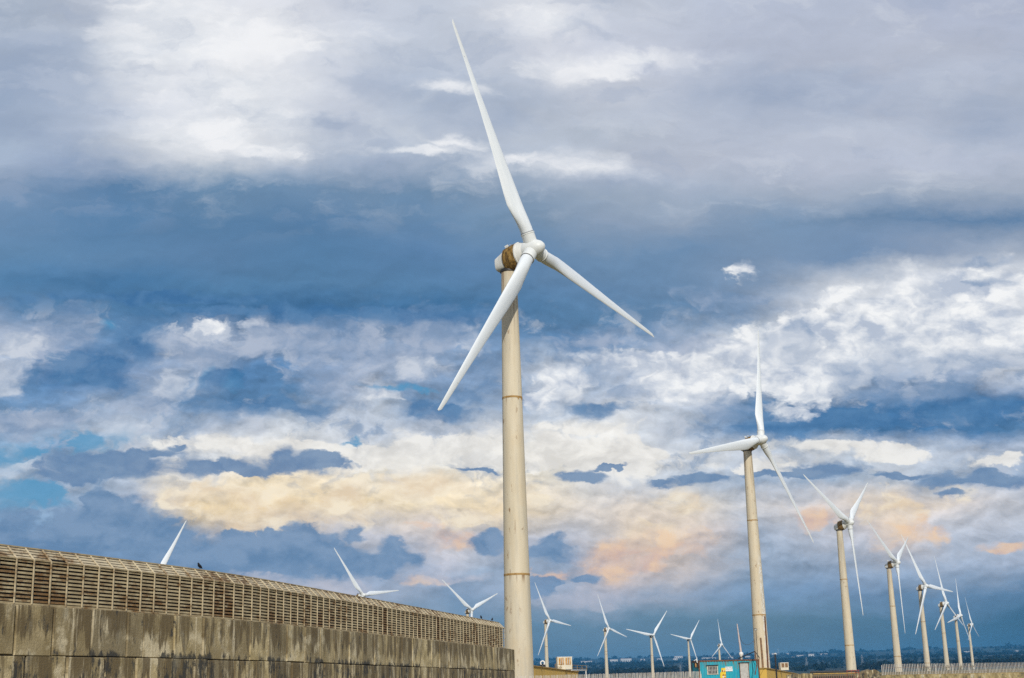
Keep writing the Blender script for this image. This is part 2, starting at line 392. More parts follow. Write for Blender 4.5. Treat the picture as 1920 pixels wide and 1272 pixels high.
def empty(name, loc, label, cat, group=None):
    o = bpy.data.objects.new(name, None); COL.objects.link(o)
    o.location = loc; o['_w'] = tuple(loc); o.empty_display_size = 0.5
    return tag(o, label, cat, group)


# ------------------------------------------------------------------ materials
def mat(name, fn, rough=0.7, bump=0.0, metallic=0.0, spec=0.4):
    m = bpy.data.materials.new(name); m.use_nodes = True
    t = m.node_tree; t.nodes.clear(); k = NT(t)
    out = k.n('ShaderNodeOutputMaterial'); b = k.n('ShaderNodeBsdfPrincipled')
    t.links.new(b.outputs[0], out.inputs[0])
    pos = k.n('ShaderNodeNewGeometry').outputs['Position']
    r = fn(k, pos)
    col, hgt, rg = (r + (None, None))[:3] if isinstance(r, tuple) else (r, None, None)
    k.put(b.inputs['Base Color'], col); k.put(b.inputs['Roughness'], rg if rg is not None else rough)
    b.inputs['Metallic'].default_value = metallic; b.inputs['Specular IOR Level'].default_value = spec
    if hgt is not None:
        bp = k.n('ShaderNodeBump'); bp.inputs['Strength'].default_value = bump; bp.inputs['Distance'].default_value = 0.03
        k.put(bp.inputs['Height'], hgt); t.links.new(bp.outputs[0], b.inputs['Normal'])
    return m


def flat(name, rgb, var=0.15, scale=3.0, rough=0.6, metallic=0.0):
    def fn(k, p):
        n = k.noise(p, scale, 5, 0.6)
        return k.mix(k.mr(n, 0.3, 0.7), tuple(c * (1 - var) for c in rgb), tuple(min(1, c * (1 + var)) for c in rgb)), n, None
    return mat(name, fn, rough, 0.15, metallic)


def tower_fn(k, p):
    x, y, z = k.sep(p)
    drop, ang = k.attr('drop'), k.attr('ang')
    ps = k.xyz(k.m('MULTIPLY', x, 1.0), k.m('MULTIPLY', y, 1.0), k.m('MULTIPLY', z, 0.09))
    st = k.noise(ps, 2.6, 5, 0.6)
    base = k.mix(k.mr(st, 0.3, 0.72), (0.60, 0.51, 0.355), (0.67, 0.585, 0.43))
    cloudy = k.noise(p, 0.55, 4, 0.6)
    base = k.mix(k.mr(cloudy, 0.45, 0.75, 0, 0.5), base, (0.60, 0.47, 0.29))
    # grey grime bands following the weather side
    gr = k.noise(k.v('ADD', ps, (7, 3, 1)), 1.1, 5, 0.65)
    base = k.mix(k.mr(gr, 0.48, 0.72, 0, 0.6), base, (0.42, 0.39, 0.32))
    # rust: small flakes, runs below the two joints and below the nacelle
    fl = k.noise(k.v('MULTIPLY', p, (1.5, 1.5, 0.7)), 2.6, 6, 0.6)
    side = k.mr(k.noise(k.xyz(k.m('MULTIPLY', ang, 1.6), k.m('MULTIPLY', drop, 0.16), k.m('MULTIPLY', x, 0.02)), 1.0, 3, 0.6), 0.50, 0.66)
    run = k.noise(k.xyz(k.m('MULTIPLY', x, 5.0), k.m('MULTIPLY', y, 5.0), k.m('MULTIPLY', z, 0.15)), 1.0, 4, 0.6)
    r1 = k.m('MULTIPLY', k.mr(fl, 0.565, 0.63), side)
    top = k.m('MULTIPLY', k.mr(drop, 5.5, 0.2), k.mr(run, 0.52, 0.66))
    j1 = k.m('MULTIPLY', k.m('MULTIPLY', k.mr(drop, 8.6, 8.75), k.mr(drop, 9.5, 8.75)), k.mr(run, 0.56, 0.68))
    j2 = k.m('MULTIPLY', k.m('MULTIPLY', k.mr(drop, 20.2, 20.35), k.mr(drop, 21.0, 20.3)), k.mr(run, 0.56, 0.68))
    wear = k.attr('wear')
    strip = k.m('MULTIPLY', k.mr(k.m('ABSOLUTE', k.m('SUBTRACT', ang, 0.25)), 0.42, 0.1),
                k.m('MULTIPLY', k.mr(drop, 12.0, 15.0), wear))
    pe = k.noise(k.v('MULTIPLY', p, (2.2, 2.2, 1.0)), 2.2, 6, 0.65)
    base = k.mix(k.m('MULTIPLY', strip, k.mr(pe, 0.46, 0.54)), base, (0.72, 0.70, 0.64))
    r3 = k.m('MULTIPLY', strip, k.mr(pe, 0.60, 0.65))
    ru = k.m('MAXIMUM', k.m('MAXIMUM', r1, top), k.m('MAXIMUM', k.m('MAXIMUM', j1, j2), r3), clamp=True)
    rc = k.mix(k.noise(p, 9, 3), (0.10, 0.045, 0.018), (0.34, 0.17, 0.055))
    return k.mix(k.m('MULTIPLY', ru, 0.8), base, rc), k.noise(p, 6, 5, 0.6), None


M = {}
M['tower'] = mat('tower_paint', tower_fn, 0.62, 0.12)


def blade_fn(k, p):
    tc = k.n('ShaderNodeTexCoord').outputs['Object']
    n = k.noise(k.v('MULTIPLY', tc, (3, 3, 0.35)), 1.0, 5, 0.6)
    c = k.mix(k.mr(n, 0.3, 0.75), (0.79, 0.82, 0.83), (0.70, 0.74, 0.76))
    f = k.noise(k.v('MULTIPLY', tc, (2, 2, 1.2)), 2.2, 5, 0.6)
    c = k.mix(k.mr(f, 0.715, 0.735, 0, 0.7), c, (0.25, 0.22, 0.18))
    _, _, z = k.sep(tc)
    c = k.mix(k.m('MULTIPLY', k.mr(z, 12.0, 16.5), 0.35), c, (0.66, 0.64, 0.55))
    return c, n, None


M['blade'] = mat('blade_gelcoat', blade_fn, 0.38, 0.03)
M['hub'] = mat('hub_paint', blade_fn, 0.42, 0.05)


def nac_fn(k, p):
    n = k.noise(k.v('MULTIPLY', p, (2, 2, 0.6)), 2.0, 5, 0.6)
    c = k.mix(k.mr(n, 0.3, 0.7), (0.76, 0.75, 0.70), (0.62, 0.61, 0.56))
    return k.mix(k.mr(k.noise(p, 4, 5, 0.65), 0.64, 0.7, 0, 0.6), c, (0.3, 0.2, 0.1)), n, None


M['nacelle'] = mat('nacelle_paint', nac_fn, 0.5, 0.08)


def band_fn(k, p):
    n = k.noise(k.v('MULTIPLY', p, (3, 3, 0.8)), 2.2, 6, 0.65)
    c = k.ramp(n, [(0.30, (0.030, 0.017, 0.005)), (0.47, (0.15, 0.085, 0.018)), (0.62, (0.30, 0.175, 0.04)), (0.78, (0.50, 0.36, 0.16))])
    return c, n, None


M['band'] = mat('rusted_band', band_fn, 0.8, 0.4)


def ring_fn(k, p):
    n = k.noise(p, 4.0, 5, 0.65)
    return k.ramp(n, [(0.3, (0.27, 0.14, 0.035)), (0.55, (0.42, 0.26, 0.09)), (0.75, (0.52, 0.38, 0.2))]), n, None


M['joint'] = mat('rusted_joint', ring_fn, 0.8, 0.3)
M['dark'] = flat('dark_metal', (0.03, 0.027, 0.025), 0.3, 4, 0.5)
M['rustpole'] = flat('rusty_steel', (0.16, 0.07, 0.035), 0.4, 6, 0.8)
M['brownpole'] = flat('weathered_post', (0.24, 0.14, 0.07), 0.35, 5, 0.8)
M['white'] = flat('white_paint', (0.76, 0.75, 0.72), 0.08, 3, 0.5)
M['cream'] = flat('cream_paint', (0.68, 0.62, 0.48), 0.1, 3, 0.6)
M['mast'] = flat('pink_grey_mast', (0.52, 0.44, 0.42), 0.15, 3, 0.6)
M['red'] = flat('red_paint', (0.30, 0.05, 0.03), 0.3, 5, 0.6)
M['ochrail'] = flat('ochre_rail', (0.40, 0.25, 0.06), 0.3, 6, 0.7)
M['grille'] = flat('grey_grille', (0.45, 0.44, 0.40), 0.2, 6, 0.5)
M['glass'] = flat('dark_window', (0.035, 0.035, 0.03), 0.4, 5, 0.15)
M['yellow'] = flat('yellow_sign', (0.80, 0.55, 0.02), 0.15, 6, 0.5)
M['blacktxt'] = flat('sign_black', (0.02, 0.02, 0.025), 0.2, 6, 0.6)
M['orange'] = flat('orange_panel', (0.48, 0.24, 0.05), 0.3, 3, 0.6)
M['bird'] = flat('dark_feathers', (0.012, 0.012, 0.016), 0.3, 20, 0.7)


def picket_fn(k, p):
    n = k.noise(k.v('MULTIPLY', p, (4, 4, 1.0)), 1.5, 4, 0.6)
    return k.mix(k.mr(n, 0.35, 0.7), (0.62, 0.59, 0.53), (0.42, 0.36, 0.28)), None, None


M['picket'] = mat('galvanised_pickets', picket_fn, 0.55, 0, 0.0)


def conc_fn(k, p):
    s, tint = k.attr('s'), k.attr('tint')
    _, _, z = k.sep(p)
    vv = k.xyz(s, z)
    big = k.noise(vv, 0.42, 4, 0.6, dims='2D')
    base = k.mix(k.mr(k.noise(vv, 1.3, 6, 0.65, dims='2D'), 0.3, 0.72), (0.42, 0.325, 0.155), (0.70, 0.57, 0.325))
    base = k.mix(k.mr(tint, 0.02, 0.55, 0, 0.65), base, (0.20, 0.15, 0.075))
    base = k.mix(k.mr(tint, 0.60, 1.0, 0, 0.85), base, (0.27, 0.225, 0.14))
    base = k.mix(k.mr(big, 0.40, 0.62, 0.45, 0), base, (0.21, 0.16, 0.08))
    base = k.mix(k.mr(k.noise(k.v('ADD', vv, (4, 9, 0)), 0.8, 5, 0.65, dims='2D'), 0.52, 0.66, 0, 0.7), base, (0.70, 0.60, 0.40))
    zz = k.attr('bz')                                     # 0 at the foot of a block, 1 at its top
    # water runs from the top edge: tapering tongues
    run = k.noise(k.xyz(k.m('MULTIPLY', s, 1.5), k.m('MULTIPLY', z, 0.12)), 1.0, 5, 0.65, dims='2D')
    ln = k.m('MULTIPLY', k.noise(k.xyz(k.m('MULTIPLY', s, 2.2), 4.2), 1.0, 4, 0.65, dims='2D'), 1.7)
    tong = k.m('MULTIPLY', k.mr(k.m('SUBTRACT', k.m('ADD', zz, ln), 1.25), -0.05, 0.10), k.mr(run, 0.42, 0.54))
    base = k.mix(k.m('MULTIPLY', tong, 0.85), base, k.mix(run, (0.075, 0.052, 0.022), (0.16, 0.115, 0.055)))
    # pale lime runs
    pale = k.noise(k.xyz(k.m('MULTIPLY', s, 3.1), k.m('MULTIPLY', z, 0.22)), 1.0, 5, 0.65, dims='2D')
    base = k.mix(k.mr(pale, 0.60, 0.70, 0, 0.75), base, (0.70, 0.60, 0.40))
    # black algae: low on the blocks, and in tall patches on the lower courses
    al = k.noise(k.v('MULTIPLY', vv, (1.25, 0.5, 0)), 2.6, 8, 0.70, dims='2D')
    patch = k.mr(k.noise(k.xyz(k.m('MULTIPLY', s, 0.55), k.m('MULTIPLY', z, 0.4)), 1.0, 3, 0.6, dims='2D'), 0.40, 0.62)
    foot = k.m('MULTIPLY', k.mr(zz, 0.22, 0.0), k.m('MULTIPLY', patch, 0.16))
    low = k.m('MULTIPLY', k.mr(z, 1.5, 0.8), k.m('MULTIPLY', patch, 0.13))
    al2 = k.m('ADD', k.m('ADD', al, foot), low)
    base = k.mix(k.mr(al2, 0.58, 0.69, 0, 0.9), base, (0.038, 0.038, 0.035))
    # grey bloom
    gb = k.noise(k.v('MULTIPLY', k.v('ADD', vv, (11, 3, 0)), (1.0, 0.35, 0)), 1.7, 6, 0.65, dims='2D')
    base = k.mix(k.mr(gb, 0.58, 0.72, 0, 0.5), base, (0.30, 0.265, 0.185))
    h = k.m('ADD', k.noise(vv, 14, 8, 0.7, dims='2D'), k.m('MULTIPLY', al, 0.6))
    return base, h, None


M['concrete'] = mat('stained_concrete', conc_fn, 0.92, 0.8)


def par_fn(k, p):
    s = k.attr('s'); _, _, z = k.sep(p)
    n = k.noise(k.xyz(k.m('MULTIPLY', s, 0.8), k.m('MULTIPLY', z, 0.6)), 1.0, 5, 0.65, dims='2D')
    c = k.ramp(n, [(0.30, (0.10, 0.085, 0.045)), (0.45, (0.30, 0.23, 0.105)), (0.58, (0.44, 0.35, 0.17)), (0.72, (0.58, 0.52, 0.38))])
    d = k.noise(k.xyz(k.m('MULTIPLY', s, 1.6), k.m('MULTIPLY', z, 2.5)), 1.0, 5, 0.7, dims='2D')
    return k.mix(k.mr(d, 0.55, 0.68, 0, 0.8), c, (0.10, 0.095, 0.07)), d, None


M['parapet'] = mat('stained_parapet', par_fn, 0.92, 0.5)
M['mortar'] = flat('dark_mortar', (0.035, 0.032, 0.028), 0.5, 4, 0.95)


def louv_fn(k, p):
    s, rust = k.attr('s'), k.attr('rust')
    _, _, z = k.sep(p)
    n = k.noise(k.xyz(k.m('MULTIPLY', s, 2.0), k.m('MULTIPLY', z, 5.0)), 1.0, 6, 0.68, dims='2D')
    base = k.mix(k.mr(k.noise(k.xyz(s, z), 3, 4, dims='2D'), 0.3, 0.7), (0.46, 0.37, 0.215), (0.33, 0.255, 0.14))
    base = k.mix(k.attr('lite'), base, k.mix(k.mr(k.noise(k.xyz(s, z), 3, 4, dims='2D'), 0.3, 0.7), (0.62, 0.53, 0.36), (0.50, 0.41, 0.265)))  # sloped slats painted lighter; upright ones carry grime and downward-tilt shade as colour
    big = k.noise(k.xyz(k.m('MULTIPLY', s, 0.45), k.m('MULTIPLY', z, 0.9)), 1.0, 3, 0.6, dims='2D')
    am = k.m('ADD', k.m('ADD', k.m('ADD', n, 0.075), k.m('MULTIPLY', k.m('SUBTRACT', big, 0.5), 0.5)), k.m('MULTIPLY', rust, 0.42))
    rc = k.mix(k.noise(k.xyz(s, z), 9, 3, dims='2D'), (0.040, 0.020, 0.006), (0.30, 0.155, 0.045))
    return k.mix(k.mr(am, 0.60, 0.86, 0, 0.92), base, rc), n, None


M['louvre'] = mat('cream_louvre_paint', louv_fn, 0.65, 0.15)
M['void'] = flat('louvre_gap_shade', (0.014, 0.011, 0.008), 0.3, 3, 0.9)  # near-black sheets behind the slats; the shade inside the screen is their colour


def ochre_fn(k, p):
    n = k.noise(p, 0.5, 5, 0.6)
    g = k.noise(k.v('MULTIPLY', p, (1, 1, 0.3)), 2.5, 5, 0.65)
    c = k.mix(k.mr(n, 0.3, 0.7), (0.74, 0.46, 0.085), (0.64, 0.41, 0.10))
    return k.mix(k.mr(g, 0.5, 0.75, 0, 0.45), c, (0.30, 0.21, 0.09)), g, None


M['ochre'] = mat('ochre_render', ochre_fn, 0.85, 0.2)


def teal_fn(k, p):
    _, _, z = k.sep(p)
    up = k.attr('h')
    n = k.noise(k.v('MULTIPLY', p, (3, 3, 0.35)), 2.0, 5, 0.65)
    c = k.mix(k.mr(k.noise(p, 1.2, 4), 0.3, 0.7), (0.010, 0.33, 0.45), (0.02, 0.40, 0.50))
    c = k.mix(k.mr(n, 0.5, 0.66, 0, 0.5), c, (0.03, 0.38, 0.34))
    rt = k.noise(k.v('MULTIPLY', p, (5, 5, 0.5)), 1.4, 5, 0.65)
    am = k.m('ADD', rt, k.mr(up, 1.2, 2.6, 0, 0.13))
    c = k.mix(k.mr(am, 0.60, 0.74, 0, 0.85), c, (0.22, 0.135, 0.05))
    return c, n, None


M['teal'] = mat('teal_container_paint', teal_fn, 0.55, 0.2)
M['door'] = flat('beige_door', (0.46, 0.44, 0.40), 0.12, 4, 0.6)


def ground_fn(k, p):
    x, y, z = k.sep(p)
    dist = k.v('LENGTH', k.xyz(x, y))
    near = k.mix(k.mr(k.noise(p, 0.35, 7, 0.65), 0.35, 0.65), (0.20, 0.15, 0.07), (0.12, 0.115, 0.045))
    q = k.v('ADD', k.xyz(k.m('MULTIPLY', x, 0.0019), k.m('MULTIPLY', y, 0.0011)),
            k.v('SCALE', k.noise(p, 0.002, 3, 0.5, color=True), 0.35))
    cell = k.vor(q, 1.0, 'F1', 1.0, 'Color')
    cr_, cg, cb = k.sep(cell)
    edge = k.vor(q, 1.0, 'DISTANCE_TO_EDGE')
    fld = k.ramp(cr_, [(0.0, (0.005, 0.018, 0.012)), (0.35, (0.009, 0.030, 0.016)), (0.6, (0.006, 0.021, 0.014)),
                       (0.8, (0.018, 0.042, 0.020)), (0.93, (0.034, 0.030, 0.022)), (0.97, (0.010, 0.027, 0.015))], 'CONSTANT')
    fld = k.mix(k.mr(k.noise(p, 0.012, 5, 0.65), 0.4, 0.65, 0, 0.6), fld, (0.005, 0.017, 0.012))
    fld = k.mix(k.mr(edge, 0.05, 0.02, 0, 0.85), fld, (0.004, 0.014, 0.010))
    return k.mix(k.mr(dist, 260, 420), near, fld), None, None


M['ground'] = mat('earth_and_fields', ground_fn, 0.95)
M['wood'] = flat('distant_foliage', (0.004, 0.014, 0.010), 0.5, 0.02, 0.95)


def shrub_fn(k, p):
    n = k.noise(p, 2.5, 4, 0.6)
    return k.mix(k.mr(n, 0.35, 0.65), (0.05, 0.065, 0.02), (0.15, 0.125, 0.04)), None, None


M['shrub'] = mat('dry_shrub', shrub_fn, 0.9)
M['farwall'] = flat('whitewashed_wall', (0.52, 0.50, 0.47), 0.1, 0.05, 0.8)
M['farroof'] = flat('pale_roof', (0.42, 0.36, 0.33), 0.2, 0.05, 0.8)
M['fardark'] = flat('far_window_dark', (0.06, 0.06, 0.06), 0.2, 0.1, 0.6)
M['pylon'] = flat('pylon_steel', (0.35, 0.36, 0.36), 0.1, 0.2, 0.5)

# ------------------------------------------------------------------ terrain
GP = [(0,-1.6),(60,-1.6),(110,-0.9),(150,-0.5),(185,-0.2),(205,0.6),(240,1.5),(393,2.65),(557,3.9),(880,6.3),(1100,7.0)]


def gz(x, y):
    d = math.hypot(x, y)
    if d <= 1100:
        for (a, b), (c, e) in zip(GP, GP[1:]):
            if d <= c: return b + (e - b) * (d - a) / (c - a)
    w = 0.5 + 0.5 * math.sin(x * 0.0011 + 0.6) * math.cos(x * 0.00043 + y * 0.0006)
    t = (d - 1100) / 4900
    if t <= 1:
        e = 0.0064 + (0.0219 - 0.0064) * (t ** 0.75)
        bump = 0.0011 * math.sin(d * 0.0021 + x * 0.0012) * math.sin(math.pi * min(1, t)) + 0.0009 * (w - 0.5) * t
        return d * (e + bump)
    top = 6000 * (0.0219 + 0.0009 * (w - 0.5))
    return top - (d - 6000) * 0.03


def hit(px, py):
    d = ray(px, py); d = d / d.y
    y = 900.0
    while y < 6000:
        p = d * y
        if p.z <= gz(p.x, p.y): return p
        y += 6
    return d * 5990


def make_ground():
    b = MB()
    rs = [0, 20, 40, 60, 85, 110, 130, 150, 165, 180, 210, 240, 300, 393, 470, 557, 700, 880, 1100]
    rs += [1100 + i * 140 for i in range(1, 36)] + [6150, 6500, 7200, 8200]
    angs = [R(-35 + i * 0.5) for i in range(141)] + [R(35 + i * 5) for i in range(1, 58)]
    n = len(angs); vs = [(0, 0, gz(0, 0))]
    for r in rs[1:]:
        for a in angs:
            x, y = r * math.sin(a), r * math.cos(a); vs.append((x, y, gz(x, y)))
    fs = [(0, 1 + (j + 1) % n, 1 + j) for j in range(n)]
    for i in range(len(rs) - 2):
        for j in range(n):
            k2 = (j + 1) % n
            fs.append((1 + i*n + j, 1 + i*n + k2, 1 + (i+1)*n + k2, 1 + (i+1)*n + j))
    b.add(vs, fs)
    o = b.build('ground', M['ground'], smooth=True); o['kind'] = 'structure'


make_ground()


def leafball(b, c, r, n, size, squash=0.8, **attrs):
    for _ in range(n):
        while True:
            q = Vector((random.uniform(-1, 1), random.uniform(-1, 1), random.uniform(-1, 1)))
            if 0.15 < q.length < 1: break
        p = Vector(c) + Vector((q.x * r, q.y * r, q.z * r * squash))
        a = Vector((random.gauss(0, 1), random.gauss(0, 1), random.gauss(0, 1))).normalized()
        u = a.orthogonal().normalized(); w2 = a.cross(u)
        s = size * random.uniform(0.6, 1.4)
        b.add([p - u*s, p + w2*s*0.7, p + u*s, p - w2*s*0.7], [(0, 1, 2, 3)], **attrs)


def make_wood():
    b = MB()
    def clump(x, y, r):
        c = Vector((x, y, gz(x, y) + r * 0.5))
        for _ in range(5):
            o = Vector((random.gauss(0, r*0.8), random.gauss(0, r*0.8), random.uniform(-0.2, 0.35)*r))
            leafball(b, c + o, r * 0.75, 9, r * 0.42)
    for i in range(330):                                   # broken tree line along the ridge
        az = R(random.uniform(-24, 24))
        if math.sin(az * 37) + math.sin(az * 91 + 1) < -0.5: continue
        d = random.uniform(5650, 6020)
        clump(d*math.sin(az), d*math.cos(az), random.uniform(3, 9))
    for i in range(560):                                   # hedges and groves on the slope
        az = R(random.uniform(0, 24)); d = random.uniform(1350, 5600)
        h = random.randint(1, 5) if d > 3000 else random.randint(1, 3)
        for j in range(h):
            clump(d*math.sin(az) + j*22, d*math.cos(az) + j*random.uniform(-8, 8), random.uniform(3, 6.5))
    o = b.build('distant_trees', M['wood'])
    tag(o, 'dark distant tree lines and hedges scattered over the far hillside', 'trees', kind='stuff')


make_wood()

# ------------------------------------------------------------------ wind turbines
RB = 16.5
BLADE_ST = [(0.45,0.86,1.0,0),(1.5,0.86,1.0,0),(2.1,1.02,0.80,12),(2.7,1.22,0.52,14),(3.3,1.36,0.36,13.5),(4.2,1.31,0.29,12),
            (6.0,1.12,0.24,8.5),(8.0,0.91,0.21,6),(10.0,0.73,0.19,4),(12.0,0.57,0.18,2.5),(14.0,0.43,0.17,1),(15.6,0.32,0.16,0),(16.25,0.25,0.15,0),(16.5,0.09,0.15,0)]


def blade_mesh():
    b = MB(); rings = []; n = 20
    for (r, c, th, tw) in BLADE_ST:
        circ = 1.0 if r <= 1.5 else max(0.0, 1 - (r - 1.5) / 1.8)
        le = 0.43 if r < 4 else 0.43 - 0.25 * (r - 4) / 12.5
        ring = []
        for j in range(n):
            q = 2 * math.pi * j / n
            x = math.cos(q); y = math.sin(q)
            cx = le - c / 2 + x * c / 2                    # airfoil: blunt nose at +x, thin tail
            ta = (0.5 + 0.5 * x)
            yy = y * c * th * 0.5 * (circ + (1 - circ) * (0.35 + 0.75 * math.sqrt(max(ta, 0)) - 0.1 * ta))
            yy += (1 - circ) * -0.03 * c * (1 - x * x)
            a = R(tw); ring.append((cx * math.cos(a) + yy * math.sin(a), -cx * math.sin(a) + yy * math.cos(a), r))
        rings.append(ring)
    b.loft(rings)
    return b


_bm = blade_mesh().build('blade', M['blade'], smooth=50)
BLADE_ME = _bm.data
bpy.data.objects.remove(_bm)


def lathe(b, prof, M3, c, n=24, **at_):
    rings = []
    for (a, r) in prof:
        rings.append([Vector(c) + M3 @ Vector((r*math.cos(q), a, r*math.sin(q))) for q in [2*math.pi*j/n for j in range(n)]])
    b.loft(rings, **at_)


def superring(a, w, h, zc, e, n=28):
    pts = []
    for j in range(n):
        q = 2 * math.pi * j / n; c, s = math.cos(q), math.sin(q)
        pts.append(Vector((math.copysign(abs(c)**e, c) * w / 2, a, zc + math.copysign(abs(s)**e, s) * h / 2)))
    return pts


TILT, CONE, OVER = 0.0836, -0.0437, 2.05


def turbine(hub, yaw, phase, label, wear=0.0, tall=True):
    yaw, phase = R(yaw), R(phase); hub = Vector(hub)
    nh = Vector((math.cos(yaw), -math.sin(yaw), 0))
    n = Vector((math.cos(yaw)*math.cos(TILT), -math.sin(yaw)*math.cos(TILT), math.sin(TILT)))
    h = Vector((math.sin(yaw), math.cos(yaw), 0)); v = n.cross(h)
    ax = hub - nh * OVER
    base = Vector((ax.x, ax.y, gz(ax.x, ax.y)))
    root = empty('wind_turbine', base, label, 'wind turbine', 'white three-bladed wind turbines in two rows')
    # tower
    top = hub.z - 1.22
    b = MB(); rings = []; drops = []; angs = []; ns = 40
    zz = [top - i * 0.75 for i in range(60)]
    zz = [z for z in zz if z > base.z + 0.3] + [base.z - 0.4]
    def rad(dz): return 0.525 + min(dz, 9.0) * 0.0157 + max(0, min(dz - 9.0, 40)) * 0.0139
    for z in zz:
        r_ = rad(top - z)
        rings.append([(ax.x + r_*math.cos(q), ax.y + r_*math.sin(q), z) for q in [2*math.pi*j/ns for j in range(ns)]])
        drops += [top - z] * ns
        angs += [math.sin(2*math.pi*j/ns + math.pi/2) * 1.0 if False else math.cos(2*math.pi*j/ns) for j in range(ns)]
    # 'ang': 0.25 lies on the right of the tower's face; the back gets values out of reach
    angs = [(math.cos(2*math.pi*(i % ns)/ns) - 0.35 if math.sin(2*math.pi*(i % ns)/ns) < 0.2 else -3.0) for i in range(len(zz) * ns)]
    b.loft(rings, drop=drops, ang=angs, wear=wear)
    tw = b.build('tower', M['tower'], root, base, smooth=50)
    for dz in (8.70, 20.25):
        if top - dz > base.z + 0.5:
            jb = MB(); r_ = rad(dz); m_ = 48
            lo = [random.choice((0.10, 0.10, 0.11, 0.13, 0.26)) if random.random() < 0.35 else 0.10 for _ in range(m_)]
            cs = [(math.cos(2*math.pi*j/m_), math.sin(2*math.pi*j/m_)) for j in range(m_)]
            def rg(rr, zs): return [(ax.x + rr*c, ax.y + rr*s, zq) for (c, s), zq in zip(cs, zs)]
            t0 = top - dz
            jb.loft([rg(r_ - 0.05, [t0 - q for q in lo]), rg(r_ + 0.016, [t0 - q for q in lo]), rg(r_ + 0.016, [t0 + 0.02] * m_), rg(r_ - 0.05, [t0 + 0.02] * m_)], caps=False)
            jb.build('joint_band', M['joint'], tw, base, smooth=40)
    # nacelle (local frame: +y along the rotor axis)
    M3 = Matrix((h, n, v)).transposed()
    def tr(rg): return [hub + M3 @ p for p in rg]
    b = MB()
    secs = [(-2.92, 0.9, 0.62, -0.42, 0.6), (-2.80, 1.28, 0.98, -0.42, 0.55), (-2.35, 1.42, 1.24, -0.36, 0.55), (-1.96, 1.52, 1.46, -0.28, 0.6), (-1.93, 1.40, 1.34, -0.28, 0.7),
            (-1.0, 1.40, 1.4, -0.2, 0.9), (-0.6, 1.2, 1.2, -0.05, 1.0)]
    b.loft([tr(superring(*s)) for s in secs])
    nac = b.build('nacelle', M['nacelle'], root, base, smooth=35)
    b = MB()
    b.loft([tr(superring(*s)) for s in [(-2.02, 1.66, 1.62, -0.27, 0.85), (-2.0, 1.74, 1.72, -0.26, 0.9), (-1.5, 1.80, 1.80, -0.2, 0.95), (-1.08, 1.74, 1.74, -0.12, 1.0), (-1.05, 1.68, 1.68, -0.12, 1.0)]])
    b.build('nacelle_band', M['band'], nac, base, smooth=35)
    b = MB()
    b.loft([tr(superring(*s)) for s in [(-1.045, 1.76, 1.76, -0.12, 1.0), (-0.97, 1.76, 1.76, -0.11, 1.0), (-0.94, 1.60, 1.60, -0.10, 1.0), (-0.55, 1.24, 1.24, 0, 1.0)]])
    b.build('front_ring', M['nacelle'], nac, base, smooth=35)
    b = MB()                                               # wind vane and anemometer on the roof
    p0 = hub + M3 @ Vector((0, -2.08, 0.48))
    b.tube([p0, p0 + Vector((0, 0, 0.36))], 0.07, 6)
    b.tube([p0 + Vector((0, 0, 0.30)) - nh*0.16, p0 + Vector((0, 0, 0.40)) + nh*0.05], [0.12, 0.08], 8)
    p1 = hub + M3 @ Vector((0.18, -1.9, 0.55))
    b.tube([p1, p1 + Vector((0, 0, 0.42))], 0.022, 5)
    b.tube([p1 + Vector((-0.12, 0, 0.38)), p1 + Vector((0.12, 0, 0.38))], 0.02, 5)
    b.tube([p1 + Vector((0, -0.12, 0.30)), p1 + Vector((0, 0.12, 0.46))], 0.02, 5)
    b.build('anemometer', M['nacelle'], nac, base)
    b = MB()
    b.tube([(ax.x, ax.y, top - 0.02), (ax.x, ax.y, top + 0.12), (ax.x, ax.y, top + 0.5)], [0.60, 0.60, 0.5], 32)
    b.build('yaw_collar', M['dark'], root, base, smooth=35)
    # hub with nose cone and three blade sockets
    b = MB()
    lathe(b, [(-0.72, 0.45), (-0.70, 0.60), (-0.35, 0.66), (0.10, 0.64), (0.45, 0.53), (0.72, 0.38), (0.88, 0.20), (0.93, 0.05)], M3, hub)
    es = []
    for i in range(3):
        ph = phase + i * 2 * math.pi / 3
        e0 = v*math.cos(ph) + h*math.sin(ph); t_ = -v*math.sin(ph) + h*math.cos(ph)
        e = e0*math.cos(CONE) + n*math.sin(CONE)
        es.append((e, t_))
        b.tube([hub + e*0.1, hub + e*1.02, hub + e*1.04, hub + e*1.12, hub + e*1.14], [0.455, 0.455, 0.48, 0.48, 0.44], 24)
    hb_ = b.build('hub', M['hub'], root, base, smooth=35)
    for e, t_ in es:
        b = MB(); b.tube([hub + e*1.125, hub + e*1.165], 0.452, 24)
        b.build('root_seal', M['dark'], hb_, base, smooth=35)
    for e, t_ in es:
        yv = e.cross(t_)
        bo = bpy.data.objects.new('blade', BLADE_ME); COL.objects.link(bo); bo.parent = root
        mw = Matrix((t_, yv, e)).transposed().to_4x4(); mw.translation = hub - base
        bo.matrix_local = mw
    return root


